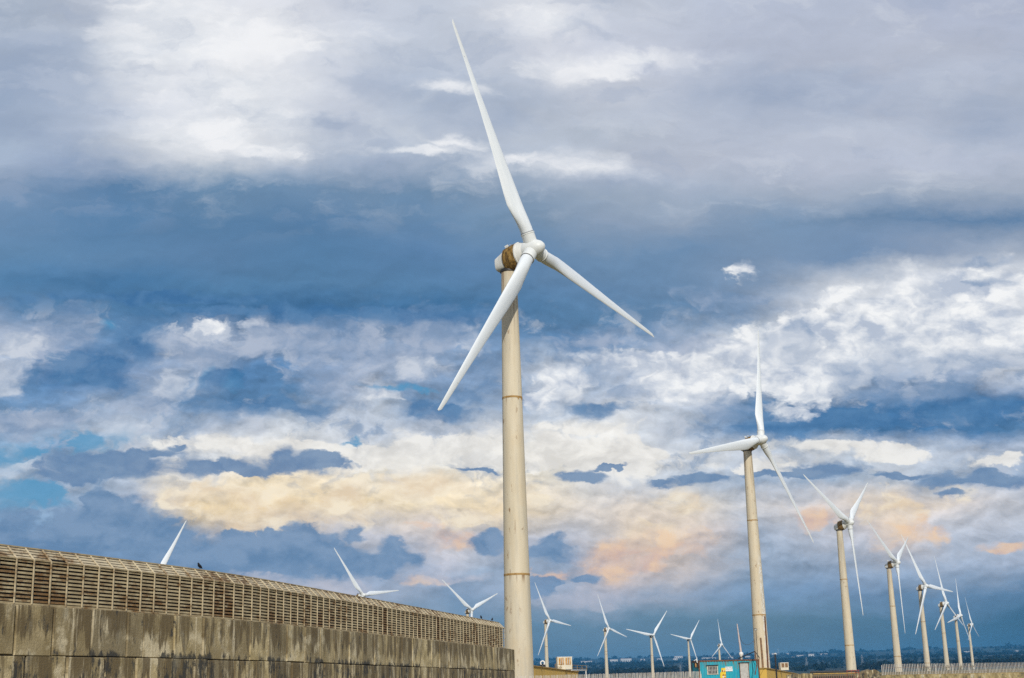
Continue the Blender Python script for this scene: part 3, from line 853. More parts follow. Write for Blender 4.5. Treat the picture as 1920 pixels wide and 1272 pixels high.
TURB = [
 ((1.56,85.58,28.73),36.5,339.3,'largest wind turbine in view, on the cream tower beside the end of the concrete wall',0.0),
 ((30.92,166.22,29.83),40.1,17.4,'second largest wind turbine, its rust-peeled tower rising right behind the teal cabin',1.0),
 ((60.12,243.34,27.99),37.2,56.6,'wind turbine with its lowest blade hanging straight down, tower rising behind the red railing',0.3),
 ((89.70,321.08,27.21),33.7,63.1,'wind turbine on the leftmost tower behind the right picket fence',0.2),
 ((117.50,393.05,26.45),46.2,333.3,'wind turbine on the second tower from the left behind the right picket fence',0.3),
 ((147.64,472.22,25.75),37.3,355.5,'wind turbine on the third tower from the left behind the right picket fence',0.1),
 ((179.24,556.77,25.31),34.7,18.9,'wind turbine on the fourth tower from the left behind the right picket fence',0.1),
 ((269.20,816.66,31.85),31.7,354.9,'smallest and rightmost wind turbine, faintest of those behind the right picket fence',0.0),
 ((12.00,541.12,26.82),35.1,335.0,'wind turbine whose tower stands behind the ochre shed with the roof cabinet',0.0),
 ((40.58,624.19,26.63),36.1,341.5,'wind turbine just right of the ochre shed with the roof cabinet',0.0),
 ((67.55,694.41,25.89),58.7,40.7,'wind turbine with a near level blade, midway between the left ochre shed and teal cabin',0.0),
 ((109.54,883.41,29.84),53.2,40.7,'wind turbine immediately left of the teal cabin',0.0),
 ((128.95,879.74,25.77),35.2,1.9,'wind turbine rising over the roof of the teal cabin, left of the pink mast',0.0),
 ((-44.27,387.25,27.61),36.6,322.1,'wind turbine behind the louvred screen, showing hub and two blades, one nearly level',0.0),
 ((-16.24,469.09,27.53),40.2,307.1,'wind turbine with two blades in a V above the far end of the louvred screen',0.0),
]
for hub_, yw_, ph_, lb_, wr_ in TURB:
    turbine(hub_, yw_, ph_, lb_, wr_)
_d = ray(297, 1081); _h = _d * (27.6 / _d.z)
turbine(_h, 36.6, 33.0, 'wind turbine of which only one blade sticks up behind the louvred screen')

# ------------------------------------------------------------------ sea wall and louvred screen on it
WTOP, CH = 2.44, 1.25
WP = [(-14.6,28.6),(-12.80,33.6),(-10.95,38.2),(-8.75,44.6),(-6.25,55.2),(-3.75,66.4),(-0.33,82.0)]


def catmull(P, step=0.05):
    out = []
    Q = [(2*P[0][0]-P[1][0], 2*P[0][1]-P[1][1])] + list(P) + [(2*P[-1][0]-P[-2][0], 2*P[-1][1]-P[-2][1])]
    for i in range(1, len(Q) - 2):
        p0, p1, p2, p3 = [Vector(q) for q in Q[i-1:i+3]]
        m = int((p2 - p1).length / step)
        for j in range(m):
            t = j / m
            out.append(0.5*((2*p1) + (p2-p0)*t + (2*p0-5*p1+4*p2-p3)*t*t + (3*p1-p0-3*p2+p3)*t**3))
    out.append(Vector(P[-1]))
    return out


_pl = catmull(WP)
_sl = [0.0]
for _a, _b in zip(_pl, _pl[1:]): _sl.append(_sl[-1] + (_b - _a).length)
WLEN = _sl[-1]


def wpt(s):
    import bisect
    i = min(max(bisect.bisect_left(_sl, s), 1), len(_sl) - 1)
    a, b = _pl[i-1], _pl[i]
    f = (s - _sl[i-1]) / max(1e-9, _sl[i] - _sl[i-1])
    i0, i1 = max(0, i - 12), min(len(_pl) - 1, i + 12)
    d = (_pl[i1] - _pl[i0]).normalized()
    p = a + (b - a) * f
    return Vector((p.x, p.y, 0)), Vector((d.x, d.y, 0)), Vector((d.y, -d.x, 0))    # point, along, outward


def wframe(along, outward):
    return Matrix((along, -outward, Vector((0, 0, 1)))).transposed()            # local -y faces outward


p0_, d0_, o0_ = wpt(0)
wall = empty('block_wall', (p0_.x, p0_.y, -1.6), 'long stained concrete block wall running in from the left under the louvred screen', 'wall')
for ci in range(4):
    ztop = WTOP - CH * ci
    hgt = CH if ci < 3 else ztop + 1.8
    b = MB(); s = -0.4 * ci
    while s < WLEN:
        L = random.choice((1.38, 1.5, 1.5, 1.62, 0.75 if random.random() < 0.3 else 1.5))
        e = min(s + L, WLEN); s0 = max(s, 0)
        if e - s0 > 0.2:
            p, al, ou = wpt((s0 + e) / 2)
            push = random.uniform(-0.012, 0.025)
            # split the face so stains know how high up the block they are
            gap = random.uniform(0.035, 0.085)
            c = p - ou * (0.30 - push) + Vector((0, 0, ztop - hgt / 2))
            nb = len(b.v)
            b.bevbox(c + Vector((0, 0, random.uniform(-0.012, 0.012))), (e - s0 - gap, 0.60, hgt - random.uniform(0.008, 0.03)), 0.018, wframe(al, ou), s=0.0, bz=0.0, tint=random.choice((0.0, 0.0, 0.2, 0.35, 0.55, 0.8, 1.0)))
            for q in range(nb, len(b.v)):
                vx = Vector(b.v[q]); b.a['s'][q] = s0 + (vx - p).dot(al) + (e - s0) / 2 + 0.013 * ci
                b.a['bz'][q] = (vx.z - (ztop - hgt)) / hgt
        s = s + L
    b.build('block_course', M['concrete'], wall, wall.location)
b = MB(); rings = []
for i in range(61):
    p, al, ou = wpt(WLEN * i / 60 * 0.9995)
    rings.append([p - ou*0.06 + Vector((0,0,-1.8)), p - ou*0.06 + Vector((0,0,WTOP-0.03)), p - ou*0.55 + Vector((0,0,WTOP-0.03)), p - ou*0.55 + Vector((0,0,-1.8))])
b.loft(rings)
b.build('mortar_core', M['mortar'], wall, wall.location)

LZ0, LH, CHF = WTOP + 0.03, 1.12, 0.32
screen = empty('louvred_screen', (p0_.x, p0_.y, WTOP), 'rust-streaked cream louvred metal screen with a slanted top, standing along the block wall', 'louvred screen')
NB, S0, S1 = 84, 0.2, WLEN - 2.15
BW = (S1 - S0) / NB
INS = 0.10                                                # set back from the wall face
RUSTY = {}
for px_, am_ in ((88, 1.0), (100, 0.75), (418, 0.9), (430, 1.0), (404, .45), (608, .7), (625, .6), (729, 1.45), (790, .9), (826, 1.5), (898, .9), (20, 0.5), (36, 0.4), (520, .4), (560, .3), (690, .35)):
    best = min(range(NB), key=lambda i: abs((lambda w_: 960 + FPX * w_.dot(CR) / w_.dot(CF))(wpt(S0 + (i + .5)*BW)[0] + Vector((0, 0, 3))) - px_))
    RUSTY[best] = max(am_, RUSTY.get(best, 0))
NS = 11; PER = LH / NS
for i in range(NB):
    sa, sb = S0 + i*BW, S0 + (i+1)*BW
    p, al, ou = wpt((sa + sb) / 2); Fm = wframe(al, ou)
    fp = p - ou * INS
    rust = RUSTY.get(i, random.choice((0, 0.05, 0.1, 0.15, 0.22, 0.35)))
    b = MB()
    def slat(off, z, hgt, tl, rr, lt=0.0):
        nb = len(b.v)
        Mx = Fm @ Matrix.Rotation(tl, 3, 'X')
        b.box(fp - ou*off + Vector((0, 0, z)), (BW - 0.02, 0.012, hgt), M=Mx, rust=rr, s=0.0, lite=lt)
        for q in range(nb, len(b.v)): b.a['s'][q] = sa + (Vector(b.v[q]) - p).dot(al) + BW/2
    for j in range(NS):
        z = LZ0 + 0.03 + (j + 0.5) * PER * 0.975
        heavy = rust * (1.05 - 0.95*(j/NS)) if rust < 1.2 else rust
        slat(0.03, z, PER*0.54, R(random.gauss(-10, 0.7)), heavy + random.uniform(-.05, .08))
    for j in range(4):
        f = (j + 0.5) / 4
        if i == 11 and j == 0: continue
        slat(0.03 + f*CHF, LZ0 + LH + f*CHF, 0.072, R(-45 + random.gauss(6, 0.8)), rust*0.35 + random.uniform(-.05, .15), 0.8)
    b.build('louvre_panel', M['louvre'], screen, screen.location)
for i in range(NB + 1):
    s = S0 + i*BW
    p, al, ou = wpt(s); Fm = wframe(al, ou); fp = p - ou*INS
    b = MB(); q = random.uniform(-0.1, 0.3)
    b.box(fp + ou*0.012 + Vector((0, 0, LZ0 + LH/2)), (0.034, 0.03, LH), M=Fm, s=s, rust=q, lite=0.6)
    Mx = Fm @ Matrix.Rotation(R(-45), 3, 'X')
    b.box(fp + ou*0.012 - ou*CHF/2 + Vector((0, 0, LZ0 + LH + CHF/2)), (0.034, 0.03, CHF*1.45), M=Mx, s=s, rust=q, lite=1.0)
    b.build('rib', M['louvre'], screen, screen.location)
for nm, off0, off1, za, zb, mt in (('gap_shade', 0.14, 0.16, LZ0, LZ0 + LH + 0.02, 'void'), ('back_panel', 0.50, 0.54, LZ0, LZ0 + LH + CHF, 'louvre'),
                                   ('bottom_rail', -0.005, 0.05, WTOP + 0.004, LZ0 + 0.03, 'louvre'), ('corner_rail', -0.01, 0.045, LZ0 + LH - 0.012, LZ0 + LH + 0.022, 'louvre'),
                                   ('crest_rail', CHF - 0.02, CHF + 0.05, LZ0 + LH + CHF, LZ0 + LH + CHF + 0.035, 'louvre')):
    b = MB(); rings = []; ss = []
    for i in range(NB + 1):
        s = S0 + i*BW; p, al, ou = wpt(s); fp = p - ou*INS
        rings.append([fp - ou*off0 + Vector((0,0,za)), fp - ou*off0 + Vector((0,0,zb)), fp - ou*off1 + Vector((0,0,zb)), fp - ou*off1 + Vector((0,0,za))]); ss += [s]*4
    b.loft(rings, s=ss, rust=0.1)
    b.build(nm, M[mt], screen, screen.location)
b = MB(); rings = []
for i in range(NB + 1):
    p, al, ou = wpt(S0 + i*BW); fp = p - ou*INS
    rings.append([fp - ou*0.165 + Vector((0,0,LZ0+LH)), fp - ou*(CHF+0.16) + Vector((0,0,LZ0+LH+CHF-0.02)), fp - ou*(CHF+0.18) + Vector((0,0,LZ0+LH+CHF-0.05)), fp - ou*0.185 + Vector((0,0,LZ0+LH-0.03))])
b.loft(rings)
b.build('sloped_gap_shade', M['void'], screen, screen.location)


def bird(s, off, face, label):
    p, al, ou = wpt(s)
    base = p - ou*(INS + off) + Vector((0, 0, LZ0 + LH + CHF + 0.035))
    b = MB(); f = al * face
    spine = [(-0.15, 0.035, 0.012), (-0.09, 0.06, 0.030), (-0.03, 0.085, 0.048), (0.03, 0.11, 0.05), (0.06, 0.14, 0.035), (0.075, 0.165, 0.03), (0.095, 0.178, 0.022), (0.125, 0.172, 0.006)]
    b.tube([base + f*a + Vector((0, 0, z)) for a, z, r in spine], [r for a, z, r in spine], 10)
    for sgn in (-1, 1):
        b.tube([base + ou*0.018*sgn + Vector((0,0,-0.002)), base + ou*0.02*sgn + Vector((0,0,0.07))], 0.006, 5)
    o = b.build('bird', M['bird'], None, base, smooth=True)
    tag(o, label, 'bird', 'dark birds perched on the louvred screen')


def s_at(px):
    return min((i*0.1 for i in range(int(WLEN*10))), key=lambda s: abs((lambda w: 960 + FPX*w.dot(CR)/w.dot(CF))(wpt(s)[0] - wpt(s)[2]*0.4 + Vector((0,0,4))) - px))


bird(s_at(376), CHF + 0.01, -1, 'dark bird perched alone on the louvred screen, right of the lone blade')
bird(s_at(903), CHF + 0.01, -1, 'dark bird near the far end of the louvred screen, left of its companion')
bird(s_at(924), CHF + 0.01, 1, 'dark bird at the very far end of the louvred screen crest')


# ------------------------------------------------------------------ fences
def picket_fence(P0, P1, zt0, zt1, h, n, label, wpick, group):
    P0, P1 = Vector(P0), Vector(P1); L = (P1 - P0).length; al = (P1 - P0).normalized()
    Fm = Matrix((al, Vector((-al.y, al.x, 0)), Vector((0, 0, 1)))).transposed()
    root = empty('picket_fence', (P0.x, P0.y, zt0 - h), label, 'fence', group)
    b = MB()
    for i in range(n):
        t = (i + 0.5) / n; p = P0.lerp(P1, t); zt = zt0 + (zt1 - zt0)*t + random.gauss(0, 0.008)
        lean = random.gauss(0, 0.006)
        Mx = Fm @ Matrix.Rotation(lean, 3, 'Y')
        c = Vector((p.x, p.y, zt - h/2))
        b.box(c, (wpick, 0.018, h), M=Mx)
        b.add([c + Mx @ Vector(q) for q in ((-wpick/2,-.009,h/2+.001),(wpick/2,-.009,h/2+.001),(wpick/2,.009,h/2+.001),(-wpick/2,.009,h/2+.001),(0,-.009,h/2+wpick*.9),(0,.009,h/2+wpick*.9))],
              [(0,1,4),(2,3,5),(1,2,5,4),(3,0,4,5)])
    b.build('picket_panel', M['picket'], root, root.location)
    for f in (0.30, 0.80):
        b = MB(); b.tube([Vector((P0.x, P0.y, zt0 - h*f)) + Fm @ Vector((0, .035, 0)), Vector((P1.x, P1.y, zt1 - h*f)) + Fm @ Vector((0, .035, 0))], 0.022, 6)
        b.build('rail', M['rustpole'], root, root.location)
    m = max(2, int(L / 3.0))
    for i in range(m + 1):
        p = P0.lerp(P1, i/m); zt = zt0 + (zt1 - zt0)*i/m
        b = MB(); b.box((p.x, p.y, zt - h*0.53), (0.06, 0.06, h*0.94), M=Fm)
        ob = b.build('post', M['picket'], root, root.location)
        ob.location += Fm @ Vector((0, 0.085, 0))
    return root


FG = 'grey picket fences along the site edge'
a_, b_ = at(967, 1268.5, 84), at(1314, 1259.5, 84)
picket_fence((a_.x, a_.y, 0), (b_.x, b_.y, 0), a_.z, b_.z, 2.2, 139, 'grey picket fence between the largest tower and the teal cabin', 0.034, FG)
a_, b_ = at(1654, 1246.5, 150), at(1990, 1242.0, 171)
picket_fence((a_.x, a_.y, 0), (b_.x, b_.y, 0), a_.z, b_.z, 1.12, 122, 'grey picket fence on the stained parapet at the right edge', 0.075, FG)

# stained parapet under the right fence
par = MB()
al = Vector((b_.x - a_.x, b_.y - a_.y, 0)); Lp = al.length; al.normalize(); ou = Vector((al.y, -al.x, 0))
zb0, zb1 = a_.z - 1.12, b_.z - 1.12
prings = []; ss = []; bzs = []
for i in range(41):
    t = i/40; p = Vector((a_.x, a_.y, 0)).lerp(Vector((b_.x, b_.y, 0)), t); zt = zb0 + (zb1 - zb0)*t - 0.03
    prings.append([p + ou*0.35 + Vector((0,0,-1.4)), p + ou*0.35 + Vector((0,0,zt - 0.9)), p + ou*0.35 + Vector((0,0,zt)), p - ou*0.35 + Vector((0,0,zt)), p - ou*0.35 + Vector((0,0,-1.4))])
    ss += [t*Lp + 0.1]*5; bzs += [0, 0.3, 0.55, 0.55, 0]
par.loft(prings, s=ss, bz=bzs, tint=0.0)
pr = par.build('parapet', M['parapet'], None, (a_.x, a_.y, -1.4))
tag(pr, 'low stained concrete parapet carrying the right picket fence', 'wall')
pk = MB()
for i in range(150):
    t = (i + .5)/150; p = Vector((a_.x, a_.y, 0)).lerp(Vector((b_.x, b_.y, 0)), t); zt = zb0 + (zb1 - zb0)*t
    pk.box(p + ou*0.30 + Vector((0,0,zt - 0.005)), (0.12, 0.06, 0.04), M=Matrix((al, -ou, Vector((0,0,1)))).transposed())
pk.build('edge_markers', M['ochrail'], pr, pr.location)


# ------------------------------------------------------------------ ochre sheds
def shed(PA, PB, ztop, depth, label, end_ribs=True):
    PA, PB = Vector(PA), Vector(PB); al = (PB - PA).normalized(); ou = Vector((al.y, -al.x, 0))
    if ou.y > 0: ou = -ou
    zb = min(gz(PA.x, PA.y), gz(PB.x, PB.y)) - 0.4
    root = empty('ochre_shed', (PA.x, PA.y, zb), label, 'shed')
    Fm = Matrix((al, -ou, Vector((0, 0, 1)))).transposed(); L = (PB - PA).length
    b = MB(); mid = (PA + PB)/2 - ou*depth/2
    b.box((mid.x, mid.y, (ztop + zb)/2), (L, depth, ztop - zb), M=Fm)
    b.build('wall', M['ochre'], root, root.location)
    b = MB(); b.box((mid.x, mid.y, ztop + 0.05), (L + 0.25, depth + 0.2, 0.09), M=Fm)
    b.build('roof_edge', M['ochrail'], root, root.location)
    b = MB(); e = PB + al*0.03
    for i in range(7):
        q = e - ou*(0.4 + i*depth/7.5)
        b.box((q.x, q.y, (ztop + zb)/2 + 0.1), (0.07, 0.16, ztop - zb - 0.5), M=Fm)
    b.build('shutter', M['dark'], root, root.location)
    return root, Fm, ou, al


A1, B1 = at(985, 1246, 108), at(1084, 1260.5, 156)
ZS1 = (A1.z + B1.z)/2 - 0.05
shed1, F1, ou1, al1 = shed((A1.x, A1.y, 0), (B1.x, B1.y, 0), ZS1, 9.0, 'long ochre shed right of the largest tower, with a cream cabinet on its roof')


def cabinet(cx, cy, zb, w, h, dp, Fm, label, panes=2, stripes=(-0.14, 0.26), pm='orange'):
    root = empty('roof_cabinet', (cx, cy, zb), label, 'cabinet', 'cream cabinets on the shed roofs')
    c = Vector((cx, cy, 0))
    b = MB(); b.box(c + Vector((0, 0, zb + h*0.64)), (w, dp, h*0.72), M=Fm); b.build('body', M['cream'], root, root.location)
    b = MB(); b.box(c + Vector((0, 0, zb + h*0.14)), (w*0.98, dp*0.98, h*0.277), M=Fm); b.build('plinth', M['cream'], root, root.location)
    b = MB(); b.box(c + Vector((0, 0, zb + h*1.015)), (w*1.05, dp*1.05, h*0.03), M=Fm); b.build('lid', M['white'], root, root.location)
    for i in range(panes):
        u = (-0.5 + (i + 0.5)/panes) * w * 0.92
        pw = w*0.36
        b = MB(); b.box(c + Fm @ Vector((u, -dp/2 - 0.012, 0)) + Vector((0, 0, zb + h*0.66)), (pw, 0.02, h*0.56), M=Fm)
        pn = b.build('door_panel', M[pm], root, root.location)
        b = MB()
        for q in stripes:
            b.box(c + Fm @ Vector((u + q*pw, -dp/2 - 0.026, 0)) + Vector((0, 0, zb + h*0.66)), (pw*0.16, 0.012, h*0.5), M=Fm @ Matrix.Rotation(0.12, 3, 'Y'))
        if stripes: b.build('panel_stripe', M['grille'], pn, root.location)
    return root


FI = Matrix.Rotation(R(8), 3, 'Z')
c_ = at(1058.5, 1257.5, 140)
cabinet(c_.x, c_.y + 0.6, ZS1 + 0.10, 1.5, 1.22, 0.9, FI, 'cream cabinet with two striped orange doors on the ochre shed beside the white pipe')
# roof railing on the shed
rl = empty('roof_railing', (c_.x, c_.y, ZS1 + 0.1), 'thin ochre railing on the shed roof around the cream cabinet', 'railing')
b = MB()
rp = [at(1041, 1251, 137), at(1073, 1250, 145), at(1100, 1249.5, 152)]
for dz in (0.0, -0.28): b.tube([(p.x, p.y, ZS1 + 0.60 + dz) for p in rp], 0.022, 6)
b.build('rail', M['ochrail'], rl, rl.location)
for i in range(7):
    t = i/6*2; p = rp[int(min(t, 1.999))].lerp(rp[int(min(t, 1.999)) + 1], t - int(min(t, 1.999)))
    b = MB(); b.tube([(p.x, p.y, ZS1 + 0.09), (p.x, p.y, ZS1 + 0.62)], 0.022, 6); b.build('post', M['ochrail'], rl, rl.location)
# white drain pipe
p1, p2, p3, p4 = at(1034, 1252.5, 126), at(1072, 1257, 142), at(1098.5, 1257, 152), at(1099, 1285, 152)
b = MB(); b.tube([p2, p3], 0.05, 8); b.tube([p3 + Vector((0,0,0.05)), (p3.x, p3.y, gz(p3.x, p3.y))], 0.055, 8)
o = b.build('drain_pipe', M['white'], None, (p3.x, p3.y, gz(p3.x, p3.y)))
tag(o, 'white drain pipe running along the ochre shed roof and down its right end', 'pipe')
# ring on the shed roof
c_ = at(1017.5, 1246.5, 118)
rz_ = empty('life_ring', (c_.x, c_.y, ZS1 + 0.08), 'small white ring on a dark stand on the ochre shed roof', 'ring')
b = MB()
rr = [Vector((0.17*math.cos(2*math.pi*j/20), 0, 0.17*math.sin(2*math.pi*j/20))) for j in range(20)]
base_ = Vector((c_.x, c_.y + 0.3, ZS1 + 0.36))
rings = []
for j in range(21):
    d = rr[j % 20].normalized()
    rings.append([base_ + rr[j % 20] + (d*math.cos(q) + Vector((0,1,0))*math.sin(q))*0.06 for q in [2*math.pi*i/8 for i in range(8)]])
b.loft(rings, caps=False); b.build('ring', M['white'], rz_, rz_.location, smooth=True)
b = MB(); b.tube([(c_.x - 0.26, c_.y + 0.3, ZS1 + 0.09), (c_.x, c_.y + 0.3, ZS1 + 0.24), (c_.x + 0.26, c_.y + 0.3, ZS1 + 0.09)], [0.06, 0.09, 0.06], 8)
b.build('stand', M['dark'], rz_, rz_.location)

A2, B2 = at(1437, 1252.5, 132), at(1497, 1266, 222)
ZS2 = 1.52
shed2, F2, ou2, al2 = shed((A2.x, A2.y, 0), (B2.x, B2.y, 0), ZS2, 7.0, 'ochre shed right of the second largest tower, half hidden behind the gate')
c_ = at(1467, 1258, 160)
cabinet(c_.x + 0.3, c_.y + 0.6, ZS2 + 0.10, 0.95, 0.84, 0.7, FI, 'small white-framed cabinet with dark orange doors on the shed right of the tower', stripes=(), pm='brownpole')

# ------------------------------------------------------------------ teal container cabin
CD = 128.0
c0, c1 = at(1310, 1239, CD), at(1422, 1236.2, CD + 0.8)
CL = (c1 - c0).length; CHT = 2.6; CDP = 2.44
cal = Vector((c1.x - c0.x, c1.y - c0.y, 0)).normalized(); cou = Vector((cal.y, -cal.x, 0))
Cm = Matrix((cal, -cou, Vector((0, 0, 1)))).transposed()
ctop = (c0.z + c1.z)/2; cbot = ctop - CHT
cab = empty('container_cabin', (c0.x, c0.y, cbot), 'teal corrugated container cabin with a barred window and a beige door', 'container cabin')
C0 = Vector((c0.x, c0.y, cbot))


def cl(x, y, z): return C0 + Cm @ Vector((x, y, z))


def corr(b, length, place, n):
    """corrugated sheet: profile along length"""
    prof = []; w = length/n
    for i in range(n):
        for f, dd in ((0.0, 0), (0.32, 0), (0.5, 0.045), (0.82, 0.045)):
            prof.append(((i + f)*w, dd))
    prof.append((length, 0))
    vs = []; hs = []
    for (u, dd) in prof:
        for z in (0.12, CHT - 0.12):
            vs.append(place(u, dd, z)); hs.append(z)
    fs = [(2*i, 2*i + 2, 2*i + 3, 2*i + 1) for i in range(len(prof) - 1)]
    b.add(vs, fs, h=hs)


b = MB()
corr(b, CL, lambda u, d, z: cl(u, d, z), 22)
corr(b, CDP, lambda u, d, z: cl(CL - d, u, z), 9)
corr(b, CDP, lambda u, d, z: cl(d, CDP - u, z), 9)
corr(b, CL, lambda u, d, z: cl(CL - u, CDP - d, z), 22)
b.box(cl(CL/2, CDP/2, CHT - 0.09), (CL - 0.1, CDP - 0.1, 0.04), M=Cm, h=2.0)
b.build('corrugated_wall', M['teal'], cab, cab.location)
b = MB()
for z in (0.06, CHT - 0.06):
    for y in (0.02, CDP - 0.02): b.box(cl(CL/2, y, z), (CL + 0.06, 0.11, 0.12), M=Cm, h=z)
    for x in (0.02, CL - 0.02): b.box(cl(x, CDP/2, z), (0.11, CDP - 0.08, 0.12), M=Cm, h=z)
for x in (0.02, CL - 0.02):
    for y in (0.02, CDP - 0.02): b.box(cl(x, y, CHT/2), (0.115, 0.115, CHT - 0.244), M=Cm, h=CHT/2)
b.build('rusty_frame', M['rustpole'], cab, cab.location)
S = CL / 112.0                                             # metres per photo pixel on the cabin front
# window
wx, wz, ww, wh = (1334.5 - 1310)*S, CHT - (1255.5 - 1238)*S, 19*S, 14*S
b = MB(); b.box(cl(wx, -0.005, wz), (ww, 0.05, wh), M=Cm); win = b.build('window', M['glass'], cab, cab.location)
b = MB()
for u, v_, sx, sz in ((0, wh/2, ww + .1, .05), (0, -wh/2, ww + .1, .06), (-ww/2, 0, .06, wh + .05), (ww/2, 0, .06, wh + .05)):
    b.box(cl(wx + u, -0.035, wz + v_), (sx, 0.05 if sx > sz else 0.047, sz), M=Cm)
b.build('frame', M['cream'], win, cab.location)
b = MB()
for i in range(7): b.box(cl(wx - ww/2 + ww*(i + .5)/7, -0.075, wz), (0.05, 0.02, wh), M=Cm)
b.box(cl(wx, -0.095, wz), (ww, 0.018, 0.04), M=Cm)
b.build('grille', M['grille'], win, cab.location)
b = MB(); b.box(cl(wx, -0.10, wz + wh/2 + 0.09), (ww + 0.16, 0.22, 0.05), M=Cm); b.build('lintel', M['dark'], win, cab.location)
# door
dx_, dw = (1394 - 1310)*S, 15.5*S; dzt = CHT - (1244 - 1237.5)*S
b = MB(); b.box(cl(dx_, -0.02, dzt/2 + 0.06), (dw, 0.06, dzt - 0.12), M=Cm); dr = b.build('door', M['door'], cab, cab.location)
b = MB()
b.box(cl(dx_ - dw/2 - .03, -0.03, dzt/2 + .06), (0.06, 0.08, dzt - .1), M=Cm); b.box(cl(dx_ + dw/2 + .03, -0.03, dzt/2 + .06), (0.06, 0.08, dzt - .1), M=Cm)
b.build('door_frame', M['rustpole'], dr, cab.location)
b = MB(); b.box(cl(dx_, -0.06, dzt + 0.05), (dw + 0.22, 0.16, 0.07), M=Cm); b.build('lintel', M['dark'], dr, cab.location)
b = MB(); b.box(cl(dx_ + dw*0.36, -0.075, 1.05), (0.04, 0.05, 0.14), M=Cm); b.build('handle', M['dark'], dr, cab.location)
# small white notice with two lines of illegible dark lettering
nx, nz, nw, nh_ = (1365.5 - 1310)*S, CHT - (1254 - 1238)*S, 13.2*S, 8*S
b = MB(); b.box(cl(nx, -0.02, nz), (nw, 0.02, nh_), M=Cm)
nt = b.build('notice', M['white'], None, cl(nx, 0, nz)); tag(nt, 'white notice with two lines of dark lettering on the teal cabin wall', 'sign')
b = MB()
for row, (zz_, hh, wl) in enumerate(((0.10, 0.085, (.06, .06, .05, 0, .05, .06, .05, .07)), (-0.07, 0.055, (.05, .04, .05, .05, 0, .04, .05)))):
    u = -nw*0.40
    for w_ in wl:
        if w_:
            b.box(cl(nx + u + w_*.4, -0.035, nz + zz_), (w_*.3, 0.008, hh), M=Cm)
            b.box(cl(nx + u + w_*.75, -0.036, nz + zz_ + random.choice((-.3, .3))*hh), (w_*.42, 0.008, hh*.36), M=Cm)
        u += 0.077
b.build('lettering', M['blacktxt'], nt, nt.location)
# yellow hazard board: two yellow plates with dark and red marks
yx, yz = (1355 - 1310)*S, CHT - (1261 - 1238)*S
b = MB(); b.box(cl(yx, -0.02, yz), (8*S, 0.02, 18*S), M=Cm)
yb = b.build('warning_board', M['yellow'], None, cl(yx, 0, yz)); tag(yb, 'tall yellow warning board with dark red marks under the white notice', 'sign')
b = MB()
for u, z_, w_, h_ in ((-1.8, 3.5, 2, 3), (1.6, 3.2, 1.6, 3), (-.5, -3.4, 2, 2.6), (2.4, -3.6, 1.6, 3), (-2.9, -4, 1.2, 2.6), (2.0, -8, 2, 1.6)):
    b.box(cl(yx + u*S, -0.036, yz + z_*S), (w_*S, 0.01, h_*S), M=Cm)
b.build('marks', M['red'], yb, yb.location)
b = MB()
for u, z_, w_, h_ in ((-1.2, -6.5, 2.4, 2.6), (0.6, 4.2, 1.4, 2.4), (1.0, -6.2, 1.2, 1.2)):
    b.box(cl(yx + u*S, -0.038, yz + z_*S), (w_*S, 0.01, h_*S), M=Cm)
b.build('pale_marks', M['white'], yb, yb.location)
gx, gz_ = (1350 - 1310)*S, CHT - (1264 - 1238)*S
b = MB()
b.add([cl(gx + u*S, -0.02 - d, gz_ + z*S) for d in (0, 0.03) for u, z in ((-2, -5.5), (2, -5.5), (2, 1), (.6, 5), (-.6, 5), (-2, 1))],
      [(0,5,4,3,2,1), (6,7,8,9,10,11)] + [(i, (i+1) % 6, 6 + (i+1) % 6, 6 + i) for i in range(6)])
o = b.build('yellow_plate', M['yellow'], None, cl(gx, 0, gz_)); tag(o, 'small pointed yellow plate fixed to the teal cabin, left of the warning board', 'sign')
# dark lamp box on a white bracket at the left corner
bx = at(1305.5, 1247.5, CD + 0.4)
lb = empty('wall_box', bx, 'dark box with an orange side hanging at the left end of the teal cabin', 'box')
b = MB(); b.box(bx, (7*S, 0.35, 8.5*S), M=Cm); b.build('body', M['dark'], lb, bx)
b = MB(); b.box(bx + Cm @ Vector((-1.8*S, -0.185, 0)), (2.2*S, 0.02, 6.4*S), M=Cm); b.build('side_panel', M['orange'], lb, bx)
b = MB(); b.box(bx + Vector((0, 0, 4.6*S)), (8*S, 0.42, 0.06), M=Cm); b.build('hood', M['dark'], lb, bx)
b = MB(); e0, e1, e2 = at(1307.5, 1243.2, CD), at(1305.8, 1236.5, CD), at(1301, 1239.5, CD)
b.tube([e0, e1], 0.05, 6); b.tube([at(1307.5, 1233.8, CD), e1, e2], 0.03, 6); b.build('bracket', M['white'], lb, bx)
# black pole truss over the right end
tr_ = empty('pole_frame', cl(CL, 0, CHT), 'bent black pole frame leaning over the right end of the teal cabin roof', 'frame')
q0, q1, q2, q3 = at(1384.5, 1235, CD + .3), at(1415.5, 1221.5, CD - .3), at(1423.5, 1233, CD - .5), at(1423, 1252, CD - .5)
b = MB(); b.tube([q0, q1, q2], 0.05, 6); b.build('pole', M['dark'], tr_, tr_.location)
b = MB(); b.tube([q1, at(1419, 1246, CD - .4), at(1416, 1266, CD - .4)], 0.045, 6); b.tube([q2, q3], 0.03, 6); b.build('strut', M['rustpole'], tr_, tr_.location)


# ------------------------------------------------------------------ masts, poles and lamps
def pole(name, pts, r, m, label, cat, n=8):
    base = Vector(pts[0]); g = Vector((base.x, base.y, gz(base.x, base.y)))
    b = MB(); b.tube([g] + [Vector(p) for p in pts], [r[0]] + list(r), n)
    o = b.build(name, M[m], None, g, smooth=40)
    if label: tag(o, label, cat)
    return o


